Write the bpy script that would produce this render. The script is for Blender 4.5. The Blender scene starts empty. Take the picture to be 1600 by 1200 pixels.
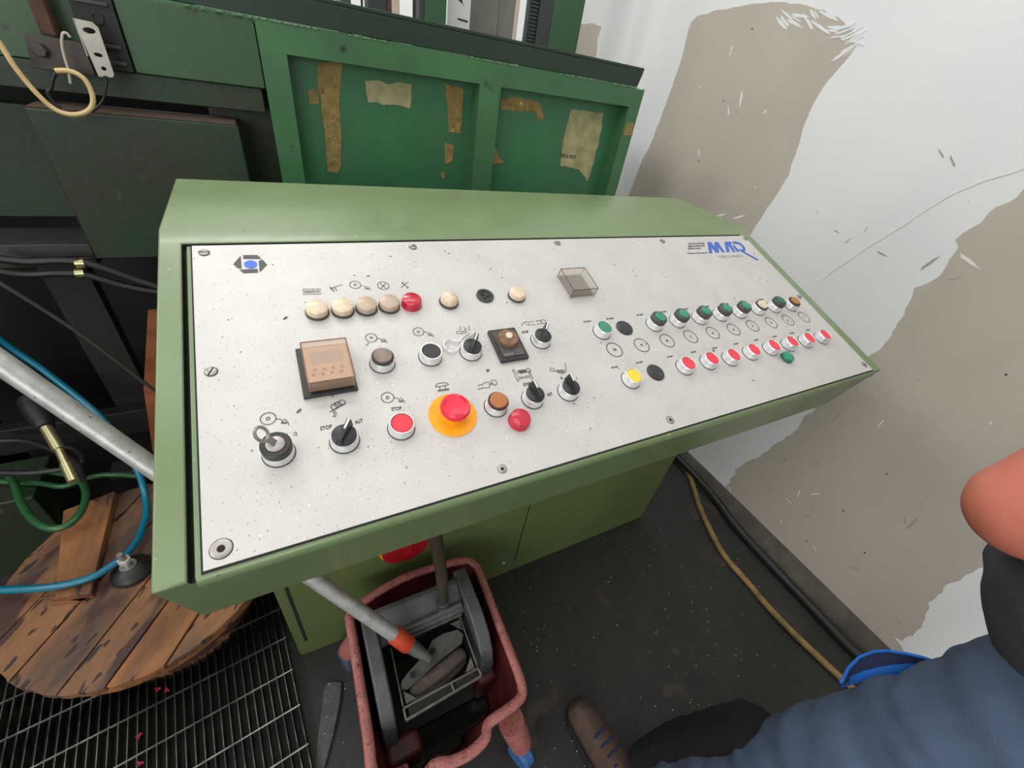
import bpy, bmesh, math, random
from math import sin, cos, pi, radians, sqrt
from mathutils import Vector, Matrix, noise
from mathutils.geometry import tessellate_polygon

# ------------------------------------------------------------------ camera, world, lights, exposure
SC = bpy.context.scene
COL = SC.collection
cam_data = bpy.data.cameras.new('camera')
cam_data.sensor_width = 36.0
cam_data.lens = 642.66 / 1600.0 * 36.0
cam_data.clip_start = 0.01
cam = bpy.data.objects.new('camera', cam_data)
COL.objects.link(cam)
cam.matrix_world = Matrix((
    (0.88593646, 0.16761405, -0.43246055, 0.1086087),
    (-0.43995148, 0.5988813, -0.66916656, -0.25485607),
    (0.14683081, 0.78310071, 0.60431282, 1.37594398),
    (0, 0, 0, 1)))
SC.camera = cam
SC.view_settings.view_transform = 'Standard'
SC.view_settings.look = 'None'
SC.view_settings.gamma = 1.0
SC.view_settings.use_curve_mapping = False
SC.view_settings.exposure = 0.3

world = bpy.data.worlds.new('hall_light')
SC.world = world
world.use_nodes = True
bg = world.node_tree.nodes['Background']
bg.inputs[0].default_value = (1.0, 0.99, 0.97, 1)
bg.inputs[1].default_value = 0.36

def area(name, loc, target, sx, sy, power, color=(1, 1, 1)):
    ld = bpy.data.lights.new(name, 'AREA')
    ld.shape = 'RECTANGLE'; ld.size = sx; ld.size_y = sy; ld.energy = power; ld.color = color
    o = bpy.data.objects.new(name, ld)
    o.location = loc
    o.rotation_euler = (Vector(target) - Vector(loc)).to_track_quat('-Z', 'Y').to_euler()
    COL.objects.link(o)
    return o
area('ceiling_light_near', (-0.4, -0.5, 4.4), (-0.4, -0.49, 0), 3.0, 1.6, 24, (1.0, 0.99, 0.97))
area('ceiling_light_far', (0.3, 1.4, 4.4), (0.3, 1.41, 0), 3.0, 0.8, 22, (1.0, 0.99, 0.97))
area('ceiling_light_back', (0.2, 2.9, 4.4), (0.2, 2.91, 0), 3.0, 0.5, 60, (1.0, 0.99, 0.97))
area('added_fill_left', (-3.3, -0.8, 3.7), (1.6, 0.2, 1.2), 1.6, 1.2, 42, (1.0, 0.99, 0.97))  # fill lamp added at left to brighten the wall
area('added_fill_left_back', (-3.3, 1.9, 3.9), (1.6, 1.0, 1.4), 1.6, 1.2, 40, (1.0, 0.99, 0.97))  # second added fill lamp, also aimed at the wall
area('added_fill_front', (-2.4, -4.2, 2.0), (1.4, 0.3, 0.7), 3.2, 2.2, 85, (1.0, 0.99, 0.97))  # fill lamp added in front for low wall and machine face; no window

# measured outlines, in metres (panel u,v; floor x,y; wall y,z; machine face x,z)
D={'patch_a': [(1.3346, 1.6296), (1.2778, 1.6415), (1.222, 1.6489), (1.1629, 1.6559), (1.1072, 1.6625), (1.0419, 1.6657), (0.9785, 1.6653), (0.9161, 1.6604), (0.8532, 1.6494), (0.8115, 1.6396), 
(0.7704, 1.629), (0.7283, 1.6089), (0.6945, 1.588), (0.6802, 1.5698), (0.6823, 1.5507), (0.6982, 1.5105), (0.7106, 1.4892), (0.7171, 1.4642), (0.7195, 1.4315), (0.7197, 1.4019), (0.7155, 1.3643), 
(0.7066, 1.3264), (0.6974, 1.2875), (0.6927, 1.255), (0.6856, 1.2266), (0.69, 1.1813), (0.697, 1.1379), (0.7068, 1.0869), (0.7119, 1.0453), (0.7174, 0.9699), (0.948, 0.8574), (1.4009, 0.769), 
(1.4091, 0.8793), (1.4082, 0.9663), (1.3919, 1.119), (1.3685, 1.187), (1.3639, 1.232), (1.3564, 1.2866), (1.3511, 1.3588), (1.3462, 1.4273), (1.3419, 1.4787), (1.3454, 1.5278), (1.3558, 1.588), 
(1.3518, 1.6131)], 'patch_b': [(0.1253, 1.3449), (0.1316, 1.3252), (0.1425, 1.3036), (0.1539, 1.2811), (0.1627, 1.2449), (0.1761, 1.2124), (0.1736, 1.1953), (0.1621, 1.1813), (0.1557, 1.1463), 
(0.1554, 1.1271), (0.1531, 1.1045), (0.1652, 1.0827), (0.1757, 1.0569), (0.1708, 1.0336), (0.1706, 1.0118), (0.1598, 0.9678), (0.1491, 0.9172), (0.1907, 0.5783), (0.1922, 0.5317), (0.1945, 0.4757), 
(0.2072, 0.4427), (0.2148, 0.3993), (0.2272, 0.3417), (0.2385, 0.2988), (0.2634, 0.2317), (0.2815, 0.1693), (0.2746, 0.1334), (0.2675, 0.0967), (0.2745, 0.0324), (0.269, -0.0087), (0.2865, -0.0409), 
(0.3819, 0.0266), (0.0035, -0.0247), (-0.4121, -0.0093), (-0.665, -0.0164), (-0.8994, 0.3201), (-1.0029, 0.7083), (-0.502, 1.3385)], 'patch_c': [(-0.4537, 0.0777), (-0.4197, 0.0911), (-0.4, 0.1016), 
(-0.4146, 0.1113), (-0.4171, 0.1563), (-0.4075, 0.1998), (-0.3941, 0.248), (-0.3817, 0.2775), (-0.3674, 0.3204), (-0.3598, 0.3739), (-0.3651, 0.4166), (-0.365, 0.4601), (-0.3681, 0.4836), (-0.3761, 
0.5035), (-0.391, 0.5381), (-0.4124, 0.5683), (-0.4553, 0.5832), (-0.5186, 0.5373), (-0.6455, 0.4286), (-0.7308, 0.1666), (-0.6093, 0.0722)], 'patch_d': [(2.2734, 1.5388), (2.1983, 1.5621), (2.1402, 
1.5992), (2.0275, 1.6077), (1.938, 1.5918), (1.9497, 1.5479), (1.9255, 1.461), (1.9124, 1.3966), (2.1822, 1.4038)], 'logo_g': [[(0.05615, 0.39882), (0.07298, 0.39835), (0.0771, 0.39066), (0.05625, 
0.39178)], [(0.07814, 0.38891), (0.08278, 0.37858), (0.0729, 0.36447), (0.07355, 0.38614)], [(0.05049, 0.37089), (0.07093, 0.3711), (0.07092, 0.36397), (0.05437, 0.36423)], [(0.05334, 0.39727), 
(0.05312, 0.37361), (0.0488, 0.37389), (0.0442, 0.38162)]], 'logo_c': [(0.06373, 0.38042), (0.07127, 0.37995), (0.05608, 0.38089), (0.06425, 0.38734), (0.06319, 0.37325)], 'mair': [[(0.97581, 
0.39917), (0.98682, 0.39976), (0.98817, 0.38375), (0.99938, 0.39896), (1.01178, 0.39906), (1.00395, 0.36314), (0.99522, 0.3633), (0.99878, 0.3845), (0.98528, 0.36374), (0.97342, 0.36339), (0.97455, 
0.38267), (0.9611, 0.36285), (0.95072, 0.36267)], [(1.035, 0.39887), (1.05094, 0.39936), (1.04299, 0.36367), (1.03314, 0.36297), (1.03889, 0.38884), (1.02152, 0.36392), (1.0099, 0.36354)], [(1.05094, 
0.39936), (1.05708, 0.39919), (1.05562, 0.39061), (1.05133, 0.39052)], [(1.05204, 0.3868), (1.05929, 0.38656), (1.05742, 0.36418), (1.04793, 0.36278)], [(1.06234, 0.39905), (1.07777, 0.39909), 
(1.08758, 0.39433), (1.09049, 0.38366), (1.08803, 0.37326), (1.07996, 0.36552), (1.07218, 0.36242), (1.09847, 0.33243), (1.08847, 0.33208), (1.06312, 0.36281), (1.06034, 0.37089), (1.0677, 0.37243), 
(1.07107, 0.36932), (1.07619, 0.37141), (1.08103, 0.37886), (1.08034, 0.3868), (1.07227, 0.3908), (1.06126, 0.39114)]], 'mair_txt': [(0.90858, 0.39368), (0.96295, 0.39351), (0.90179, 0.38528), 
(0.89642, 0.37737), (0.88172, 0.36287), (0.94576, 0.36354), (0.96813, 0.34534), (1.05443, 0.34303)], 'pic': {'lamp_box': [[(0.12014, 0.32783), (0.14121, 0.32645), (0.14004, 0.3173), (0.11912, 
0.3185), (0.12014, 0.32783)]], 'clamp': [[(0.1532, 0.32633), (0.17073, 0.33223)], [(0.15339, 0.33004), (0.15601, 0.32112)], [(0.15692, 0.3266), (0.15732, 0.31915)], [(0.15955, 0.3276), (0.16124, 
0.3206)], [(0.1535, 0.32569), (0.15631, 0.3279)]], 'cross_b': [[(0.2215, 0.33007), (0.22711, 0.31924)], [(0.22898, 0.3294), (0.21971, 0.31994)]], 'cross_c': [[(0.25213, 0.32995), (0.25843, 0.31765)], 
[(0.26216, 0.3301), (0.24828, 0.31927)], [(0.25152, 0.32564), (0.25251, 0.32958), (0.25529, 0.32934)], [(0.25613, 0.31787), (0.25875, 0.31795), (0.25928, 0.32091)]], 'roller': [[(0.12151, 0.13272), 
(0.14015, 0.14078)], [(0.12505, 0.13363), (0.12635, 0.12641)], [(0.12674, 0.13353), (0.12861, 0.12774)]], 'mushroom': [[(0.24718, 0.14082), (0.24955, 0.14452), (0.25378, 0.14591), (0.26003, 0.14538), 
(0.26392, 0.14337), (0.26571, 0.14087), (0.24718, 0.14082)], [(0.25263, 0.14087), (0.25175, 0.13509)], [(0.25968, 0.14015), (0.25898, 0.13505)], [(0.24837, 0.13434), (0.24903, 0.13567), (0.26377, 
0.13478), (0.26332, 0.13338), (0.24837, 0.13434)]], 'hand': [[(0.30202, 0.1321), (0.3082, 0.13206), (0.31326, 0.13446), (0.31873, 0.13413), (0.31929, 0.13007), (0.32489, 0.13176)], [(0.29994, 
0.12637), (0.30771, 0.12704), (0.31541, 0.12541), (0.31846, 0.1279), (0.31827, 0.13107)]], 'tank': [[(0.35967, 0.14719), (0.35955, 0.12578), (0.36152, 0.12619), (0.36148, 0.13027), (0.38135, 
0.13042), (0.38069, 0.12557), (0.38316, 0.1259), (0.3841, 0.14166)], [(0.35967, 0.14719), (0.36196, 0.14726), (0.36384, 0.13226), (0.38168, 0.13286), (0.38197, 0.14038)], [(0.36501, 0.14198), 
(0.36822, 0.13885), (0.37362, 0.13896), (0.37911, 0.14093)], [(0.36675, 0.14248), (0.37981, 0.14249)]], 'hook': [[(0.44514, 0.14297), (0.4435, 0.13436), (0.43927, 0.12784), (0.43117, 0.12566), 
(0.42536, 0.13054), (0.42217, 0.13405)], [(0.42544, 0.13342), (0.43937, 0.13074)], [(0.42662, 0.1303), (0.43631, 0.12754)]], 'belt': [[(0.40711, 0.2226), (0.4123, 0.22678), (0.41833, 0.22892), 
(0.4223, 0.22639), (0.4219, 0.22248), (0.41819, 0.22103), (0.41625, 0.22426)], [(0.42476, 0.22804), (0.4315, 0.22772)], [(0.43494, 0.22765), (0.44469, 0.22794)], [(0.4242, 0.22116), (0.43108, 
0.22118)], [(0.43458, 0.22129), (0.44265, 0.22176)]], 'gear': [[(0.30305, 0.22195), (0.30321, 0.22462), (0.30671, 0.22645), (0.3097, 0.22455), (0.31795, 0.22514), (0.31887, 0.22228), (0.31437, 
0.22114), (0.30499, 0.2213), (0.30305, 0.22195)], [(0.31223, 0.23423), (0.30995, 0.2318), (0.31215, 0.22965), (0.30936, 0.22787)], [(0.31614, 0.23274), (0.31835, 0.23058), (0.31615, 0.22632)], 
[(0.31915, 0.22863), (0.31996, 0.22668)], [(0.32512, 0.23424), (0.32226, 0.22268), (0.31349, 0.21857)]]}, 'saws': [[(0.18694, 0.33039), (0.19385, 0.32822), (0.20573, 0.31813)], [(0.18797, 0.23223), 
(0.19464, 0.23009), (0.2059, 0.22117)], [(0.18697, 0.13816), (0.19393, 0.13615), (0.20516, 0.12659)], [(0.06161, 0.13853), (0.06862, 0.13644), (0.0801, 0.12644)], [(0.25076, 0.23336), (0.25786, 
0.2323), (0.26911, 0.22099)]], 'smallc': [(0.12313, 0.3228), (0.12736, 0.32238), (0.13211, 0.32254), (0.13725, 0.32235)], 'bigc': [(0.22446, 0.32531), (0.23171, 0.32465)], 'rollc': [(0.12759, 
0.13859), (0.13173, 0.1406), (0.13606, 0.14215)], 'ballc': [(0.32539, 0.13197), (0.3288, 0.13159), (0.38296, 0.14154), (0.3854, 0.14107), (0.44766, 0.2249), (0.45131, 0.2244), (0.41957, 0.13542), 
(0.42257, 0.13484)], 'txt': [('STOP', [(0.10909, 0.11189), (0.12097, 0.11222)]), ('AUT', [(0.14516, 0.1113), (0.15406, 0.11199)]), ('STOP', [(0.1873, 0.11913), (0.19915, 0.11821)]), ('6', [(0.05096, 
0.11194), (0.05306, 0.11165)]), ('12', [(0.08222, 0.112), (0.08611, 0.1118)]), ('STOP', [(0.36541, 0.11762), (0.37714, 0.11777)]), ('AUT', [(0.3928, 0.09543), (0.40126, 0.09518)]), ('0', [(0.42616, 
0.11694), (0.42891, 0.11695)]), ('1', [(0.45017, 0.11123), (0.45184, 0.11118)]), ('STOP', [(0.40269, 0.20685), (0.41361, 0.20711)])], 'circ': [(0.54517, 0.15147), (0.60271, 0.15138), (0.66116, 
0.15172), (0.71927, 0.15209), (0.77719, 0.15192), (0.83538, 0.15182), (0.89333, 0.15282), (0.953, 0.15263), (1.00936, 0.15196), (1.06776, 0.15273)], 'marks': [(0.18113, 0.2225), (0.32435, 0.15259), 
(0.74737, 0.11506), (0.908, 0.22664), (0.09378, 0.27971), (0.09156, 0.14159)], 'clip': [(0.32913, 0.22086), (0.31948, 0.21238), (0.30823, 0.20706), (0.29828, 0.19654), (0.28929, 0.19042), (0.28149, 
0.19176), (0.27705, 0.19923), (0.27841, 0.20579), (0.28348, 0.21099), (0.29036, 0.21077), (0.29528, 0.20651), (0.30158, 0.20637), (0.30722, 0.2125), (0.31513, 0.21663), (0.32079, 0.22028)], 
'hole_nut': [(0.99811, 0.03378)], 'gr_edge': [(-0.0665, 0.281), (-0.0462, 0.1047)], 'sp_seams': [[(-0.5758, 0.4908), (-0.5318, 0.5533)], [(-0.5308, 0.3951), (-0.4428, 0.5384)], [(-0.4458, 0.3349), 
(-0.3274, 0.5089)], [(-0.3688, 0.31), (-0.2821, 0.4442)]], 'board': [(-0.5329, 0.8007), (-0.4317, 0.8322), (-0.4269, 0.5245), (-0.49, 0.5381)], 'foot': [(-0.3638, 0.568), (-0.346, 0.5906)], 'teal': 
[(-0.6571, 1.2231, 0.62), (-0.5905, 1.1406, 0.58), (-0.528, 1.0746, 0.54), (-0.4305, 0.9611, 0.46), (-0.3834, 0.8787, 0.4), (-0.3656, 0.839, 0.33), (-0.358, 0.7911, 0.285), (-0.3492, 0.7282, 0.275), 
(-0.35, 0.6746, 0.277), (-0.3534, 0.6343, 0.283), (-0.3717, 0.5912, 0.289), (-0.3975, 0.5688, 0.291), (-0.4283, 0.5544, 0.291), (-0.4957, 0.5599, 0.29), (-0.5891, 0.5931, 0.285), (-0.6603, 0.6249, 
0.28)], 'greenloop': [(-0.6465, 0.9201, 0.32), (-0.6275, 0.8881, 0.32), (-0.6132, 0.8504, 0.32), (-0.5902, 0.8003, 0.32), (-0.5587, 0.7488, 0.32), (-0.5241, 0.7118, 0.32), (-0.4963, 0.7035, 0.32), 
(-0.4783, 0.7159, 0.32), (-0.4689, 0.7449, 0.32), (-0.4681, 0.7812, 0.32), (-0.4776, 0.8231, 0.32), (-0.4987, 0.8648, 0.32), (-0.5341, 0.8949, 0.32), (-0.5892, 0.9261, 0.32)], 'green2': [(-0.3762, 
0.8477, 0.3), (-0.4143, 0.8654, 0.3), (-0.4583, 0.8797, 0.3), (-0.4925, 0.881, 0.3), (-0.5106, 0.8715, 0.3), (-0.5425, 0.8685, 0.3), (-0.5937, 0.8983, 0.3), (-0.6767, 0.9337, 0.3)], 'black3': 
[(-0.6746, 1.0259, 0.365), (-0.6232, 1.009, 0.365), (-0.5679, 0.9653, 0.365), (-0.5223, 0.9189, 0.365), (-0.492, 0.8814, 0.365), (-0.4767, 0.8526, 0.365), (-0.4616, 0.8076, 0.365)], 'black4': 
[(-0.6421, 0.9007, 0.36), (-0.5771, 0.8778, 0.36), (-0.5138, 0.87, 0.36), (-0.4833, 0.877, 0.36), (-0.4848, 0.9017, 0.36), (-0.5056, 0.9398, 0.36), (-0.5369, 0.963, 0.36)], 'coupler': [(-0.5546, 
1.0056, 0.5), (-0.5164, 0.9172, 0.47), (-0.4907, 0.8581, 0.44), (-0.4603, 0.7731, 0.4)], 'thin': [(-0.449, 0.93, 0.8773), (-0.3645, 0.93, 0.7305), (-0.2833, 0.93, 0.5425), (-0.226, 0.93, 0.4066)], 
'plywood': [(-0.2255, 0.7063), (-0.2056, 0.7041), (-0.3067, 0.3528), (-0.3845, 0.4214)], 'hosesA': [[(-0.4526, 0.985, 0.8946), (-0.4403, 0.985, 0.8895), (-0.418, 0.985, 0.8843), (-0.3941, 0.985, 
0.8812), (-0.3549, 0.985, 0.8819), (-0.3211, 0.985, 0.8786), (-0.3014, 0.985, 0.872), (-0.2681, 0.985, 0.8526), (-0.2311, 0.985, 0.8279), (-0.2018, 0.985, 0.811), (-0.1627, 0.985, 0.7881)], 
[(-0.4647, 0.985, 0.8664), (-0.452, 0.985, 0.8621), (-0.4302, 0.985, 0.8547), (-0.4059, 0.985, 0.8518), (-0.3661, 0.985, 0.8527), (-0.3265, 0.985, 0.849), (-0.302, 0.985, 0.8384), (-0.265, 0.985, 
0.8174), (-0.224, 0.985, 0.8008), (-0.1944, 0.985, 0.7928), (-0.1639, 0.985, 0.7837)]], 'hclips': [(-0.3159, 0.985, 0.875), (-0.3245, 0.985, 0.8512)], 'bracket': [(-0.1613, 1.328), (-0.136, 1.3271), 
(-0.1299, 1.3197), (-0.1308, 1.2497), (-0.1347, 1.2446), (-0.1558, 1.2435)], 'br_holes': [[(-0.1449, 1.3135), (-0.1353, 1.314), (-0.1536, 1.3132)], [(-0.1444, 1.2782), (-0.1376, 1.2777), (-0.1504, 
1.2788)], [(-0.1436, 1.2575), (-0.1396, 1.2576), (-0.1474, 1.2573)]], 'cream': [(-0.2725, 0.95, 1.3014), (-0.2655, 0.95, 1.278), (-0.2605, 0.95, 1.2478), (-0.2526, 0.95, 1.2225), (-0.2446, 0.95, 
1.2047), (-0.2358, 0.95, 1.1908), (-0.2243, 0.95, 1.1828), (-0.209, 0.95, 1.1805), (-0.1907, 0.95, 1.1854), (-0.1774, 0.95, 1.1953), (-0.17, 0.95, 1.2085), (-0.1678, 0.95, 1.2223), (-0.1694, 0.95, 
1.237), (-0.1756, 0.95, 1.2456), (-0.1859, 0.95, 1.25), (-0.1976, 0.95, 1.2499), (-0.2073, 0.95, 1.248)], 'ziptie': [(-0.1727, 0.97, 1.2999), (-0.1747, 0.97, 1.3049), (-0.1798, 0.97, 1.3048), 
(-0.1848, 0.97, 1.2967), (-0.1895, 0.97, 1.2825), (-0.1921, 0.97, 1.2655), (-0.1935, 0.97, 1.2512), (-0.196, 0.97, 1.2393), (-0.1986, 0.97, 1.2287)], 'blk': [(-0.1453, 0.98, 1.2464), (-0.1456, 0.98, 
1.2373), (-0.1514, 0.98, 1.2243), (-0.16, 0.98, 1.2077), (-0.1735, 0.98, 1.1936), (-0.1854, 0.98, 1.1844)], 'blk2': [(-0.2157, 0.98, 1.2433), (-0.2246, 0.98, 1.2305), (-0.2327, 0.98, 1.2163), 
(-0.2399, 0.98, 1.208), (-0.2377, 0.98, 1.1931), (-0.2301, 0.98, 1.1846)], 'plateL': [(-0.2398, 1.2942), (-0.1932, 1.2932), (-0.166, 1.2917), (-0.1632, 1.2575), (-0.1687, 1.2418), (-0.2518, 1.2457)], 
'bolt': [(-0.2285, 1.2726), (-0.2163, 1.2695)], 'rust': [(-0.2188, 1.343), (-0.1975, 1.3468), (-0.1997, 1.2944), (-0.2182, 1.2971)], 'slots': [[(-0.1424, 1.3564), (-0.0964, 1.3645), (-0.1011, 1.266), 
(-0.1362, 1.2674)], [(-0.1411, 1.3527), (-0.1002, 1.3531), (-0.1002, 1.349), (-0.1419, 1.3486)], [(-0.126, 1.3056), (-0.0988, 1.3054), (-0.0977, 1.2953), (-0.1267, 1.2954)]], 'slotholes': [(-0.1112, 
1.3403), (-0.1056, 1.3405), (-0.105, 1.2843), (-0.0957, 1.2833)], 'tape': [[(0.2542, 1.3152), (0.3083, 1.3251), (0.3003, 1.2744), (0.2921, 1.2238), (0.2927, 1.1772), (0.2854, 1.089), (0.2756, 1.072), 
(0.2468, 1.0739), (0.2496, 1.1375), (0.2511, 1.2026), (0.2484, 1.2304), (0.2483, 1.2682)], [(0.2233, 1.2573), (0.2473, 1.2601), (0.2465, 1.2302), (0.2218, 1.2249)], [(0.5728, 1.3128), (0.6267, 
1.3074), (0.6296, 1.2709), (0.6273, 1.1959), (0.5906, 1.1962), (0.5828, 1.2659)], [(0.5798, 1.1719), (0.6072, 1.1637), (0.6074, 1.1214), (0.5829, 1.1092)], [(0.5697, 1.0903), (0.5866, 1.0875), 
(0.5807, 1.0686)], [(0.7471, 1.293), (0.7976, 1.3051), (0.8804, 1.3009), (0.9101, 1.2625), (0.886, 1.2532), (0.867, 1.2757), (0.7508, 1.2674)], [(0.7337, 1.1657), (0.7521, 1.1634), (0.7597, 1.1418), 
(0.7945, 1.1288), (0.7421, 1.1219)], [(0.9771, 1.3385), (1.1342, 1.3353), (1.1262, 1.3272), (0.985, 1.3279)]], 'label': [[(0.3615, 1.2926), (0.4825, 1.299), (0.4752, 1.2455), (0.3649, 1.2457)], 
[(1.004, 1.2965), (1.1309, 1.2985), (1.1421, 1.2347), (1.1393, 1.1236), (1.1344, 1.0841), (1.0867, 1.1251), (1.0024, 1.1288), (0.9935, 1.2225)]], 'tapeR': [(1.1954, 1.2861), (1.2303, 1.2855), 
(1.2374, 1.2499), (1.1994, 1.2483)], 'lblmark': [(0.9941, 1.1606), (1.0799, 1.1662)], 'rim': [(0.0921, 0.2223), (0.0982, 0.2304), (0.1244, 0.246), (0.1916, 0.2625), (0.2565, 0.2684), (0.3415, 
0.2629), (0.3984, 0.2521), (0.4157, 0.2306), (0.4185, 0.2003), (0.416, 0.1365), (0.4132, 0.0561), (0.4117, -0.0049), (0.4075, -0.0577), (0.3955, -0.079), (0.3707, -0.0867), (0.3312, -0.0902), 
(0.3103, -0.0935), (0.2984, -0.1097), (0.2638, -0.119), (0.2243, -0.1163), (0.1921, -0.1068)], 'rimL': [(0.0921, 0.2223), (0.0916, 0.1499), (0.0899, 0.0782), (0.0884, 0.0139), (0.0866, -0.0297), 
(0.0845, -0.0566)], 'wheels': [(0.4064, -0.1085), (0.0705, 0.2643)], 'lever': [(0.296, 0.1533, 0.36), (0.2971, 0.1778, 0.45), (0.2871, 0.1864, 0.55), (0.2709, 0.1816, 0.66)], 'tool': [(0.0118, 
0.2234), (0.0302, 0.2186), (0.0481, 0.2088), (0.038, 0.1678), (0.0149, 0.1095), (-0.0089, 0.0612), (-0.0171, 0.0464), (-0.0367, 0.0555), (-0.028, 0.097), (-0.0095, 0.1628), (0.0032, 0.2108)], 
'redbits': [(-0.3579, 0.362), (-0.3383, 0.3523), (-0.3822, 0.2748), (-0.373, 0.218)], 'gold': [(1.6874, 0.6238, 0.02), (1.6309, 0.4926, 0.02), (1.586, 0.3971, 0.02), (1.505, 0.2646, 0.02), (1.4455, 
0.1376, 0.02), (1.4163, 0.045, 0.02), (1.415, -0.0499, 0.02), (1.4099, -0.1457, 0.02), (1.4145, -0.2375, 0.02), (1.4268, -0.3172, 0.02), (1.4383, -0.3916, 0.02), (1.453, -0.4592, 0.02), (1.4674, 
-0.5301, 0.02)], 'black': [(1.699, 0.5983, 0.022), (1.6694, 0.4955, 0.022), (1.6486, 0.4066, 0.022), (1.6045, 0.2708, 0.022), (1.5716, 0.127, 0.022), (1.5642, -0.0089, 0.022), (1.5626, -0.1273, 
0.022), (1.5612, -0.2345, 0.022), (1.5598, -0.332, 0.022), (1.5668, -0.3999, 0.022), (1.5701, -0.4972, 0.022)], 'kerb': [(1.561, 0.4653), (1.5655, 0.3333), (1.5161, 0.1237), (1.5145, -0.0345), 
(1.5237, -0.1886), (1.534, -0.3605)], 'shirt': [(0.7859, -0.3268, 1.0), (0.6991, -0.3318, 1.0), (0.6566, -0.3461, 1.0), (0.6504, -0.3724, 1.0)], 'posts': [('green', 0.3968, 0.4297), ('black', 0.4594, 
0.4674), ('dark', 0.4816, 0.5436), ('rust', 0.5436, 0.5584), ('beige', 0.5584, 0.5864), ('black', 0.6303, 0.6415), ('dark', 0.6527, 0.6709), ('green', 0.6709, 0.7504), ('beige', 1.0196, 1.0336), 
('rack', 1.0793, 1.1172), ('dark', 1.1172, 1.1771), ('green', 1.1771, 1.316)], 'sign': [(0.8023, 1.463), (0.898, 1.4621)], 'signm': [[(0.8477, 1.4925), (0.8887, 1.4909), (0.8892, 1.4847), (0.8481, 
1.4874)], [(0.8425, 1.5454), (0.8659, 1.5361), (0.8598, 1.55)]], 'pillar': [(1.0294, 1.4772), (1.1781, 1.4758), (1.2687, 1.475)], 'gblock': [(-0.6475, 0.4286), (-0.6169, 0.2134)], 'mopplate': 
[(0.1664, 0.0388), (0.172, 0.0491), (0.1903, 0.0605), (0.2128, 0.0708), (0.2367, 0.0832), (0.2518, 0.0983), (0.2807, 0.1022), (0.3138, 0.0972), (0.3224, 0.0823), (0.3119, 0.0665), (0.2785, 0.0593), 
(0.2425, 0.0504), (0.2082, 0.0419), (0.1791, 0.0332)], 'mopcloth': [(0.1777, 0.0355), (0.2097, 0.046), (0.2446, 0.0546), (0.2808, 0.0626), (0.3163, 0.0704), (0.3209, 0.0483), (0.3133, 0.0399), 
(0.2772, 0.0291), (0.2497, 0.0211), (0.2164, 0.0164), (0.1853, 0.015)], 'mop': [(-0.2534, 0.4283, 0.9679), (0.1896, 0.1135, 0.37), (0.2367, 0.0623, 0.345), 0.0145], 'pocket': [[(0.7331, -0.3269, 
0.7285), (0.7608, -0.3203, 0.7339), (0.7873, -0.3184, 0.7414), (0.8076, -0.3229, 0.7509), (0.8206, -0.3309, 0.7604), (0.8315, -0.3447, 0.7737), (0.8375, -0.357, 0.785), (0.8403, -0.3723, 0.7987)], 
[(0.7447, -0.3283, 0.7165), (0.764, -0.3294, 0.7237), (0.7824, -0.3332, 0.7323), (0.7994, -0.3392, 0.7418), (0.8133, -0.3451, 0.7503), (0.8293, -0.3537, 0.7617), (0.843, -0.3629, 0.773), (0.8555, 
-0.3748, 0.7867)], [(0.747, -0.3296, 0.7125), (0.7612, -0.3335, 0.7197), (0.7774, -0.3384, 0.7283), (0.7943, -0.3443, 0.7378), (0.8086, -0.3499, 0.7463), (0.8255, -0.3581, 0.7577), (0.8414, -0.3663, 
0.769), (0.8596, -0.3759, 0.7827)]], 'scuffw': [((1.113, 1.5397), 0.02, 1.4), ((0.9916, 1.4086), 0.03, 1.3), ((0.8716, 1.035), 0.035, 2.6), ((0.7939, 1.0543), 0.03, 2.6), ((0.1266, 1.1583), 0.035, 
0.3), ((1.0851, 1.2148), 0.02, 1.2), ((0.6865, 1.5758), 0.03, 0.2), ((1.0215, 1.362), 0.02, 1.0), ((0.023, 0.6793), 0.02, 1.5), ((0.0627, 0.2284), 0.018, 0.2), ((0.0579, 0.2837), 0.022, 1.3), 
((0.0181, 0.3302), 0.022, 2.2), ((0.0379, 0.1318), 0.012, 1.6), ((-0.0928, 0.1473), 0.012, 0.4), ((0.2579, 0.0679), 0.016, 0.6)], 'brush': [((0.9491, 1.626), 0.03, 0.5), ((0.906, 1.6288), 0.035, 
0.2), ((0.8569, 1.6263), 0.03, 0.6), ((0.8146, 1.6238), 0.035, 0.3), ((0.7726, 1.6128), 0.035, 0.0), ((0.7395, 1.6007), 0.03, 2.9), ((0.7072, 1.5889), 0.03, 2.7), ((0.6928, 1.5756), 0.025, 2.6), 
((0.6983, 1.5499), 0.02, 2.5), ((0.7105, 1.5363), 0.02, 2.3)], 'scuffd': [((0.1916, 1.1236), 0.03, 1.9), ((0.1217, 1.1107), 0.02, 2.4), ((0.4512, 1.1204), 0.012, 0.2), ((0.3257, 1.362), 0.018, 0.6), 
((0.294, 1.3524), 0.022, 0.7), ((0.3791, 1.1496), 0.01, 1.5), ((0.406, 1.106), 0.012, 2.0), ((0.3058, 1.1057), 0.02, 0.1), ((0.9855, 1.3667), 0.014, 0.5), ((0.5357, 1.1497), 0.008, 1), ((0.0757, 
0.4289), 0.016, 0.5), ((-0.008, 0.2308), 0.024, 2.2), ((-0.208, 0.4658), 0.03, 1.5), ((0.0236, 0.0694), 0.012, 0.6), ((-0.1714, 0.0401), 0.014, 2.1), ((-0.2059, 0.2011), 0.022, 2.3), ((-0.3724, 
0.1633), 0.014, 0.4), ((-0.0026, 0.273), 0.016, 0.1), ((0.1242, 0.6179), 0.03, 1.6), ((-0.1922, 0.4615), 0.014, 0.9)], 'scuffp': [(1.0573, 1.5987), (1.063, 1.392), (1.0724, 1.1869), (-0.0785, 
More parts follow.
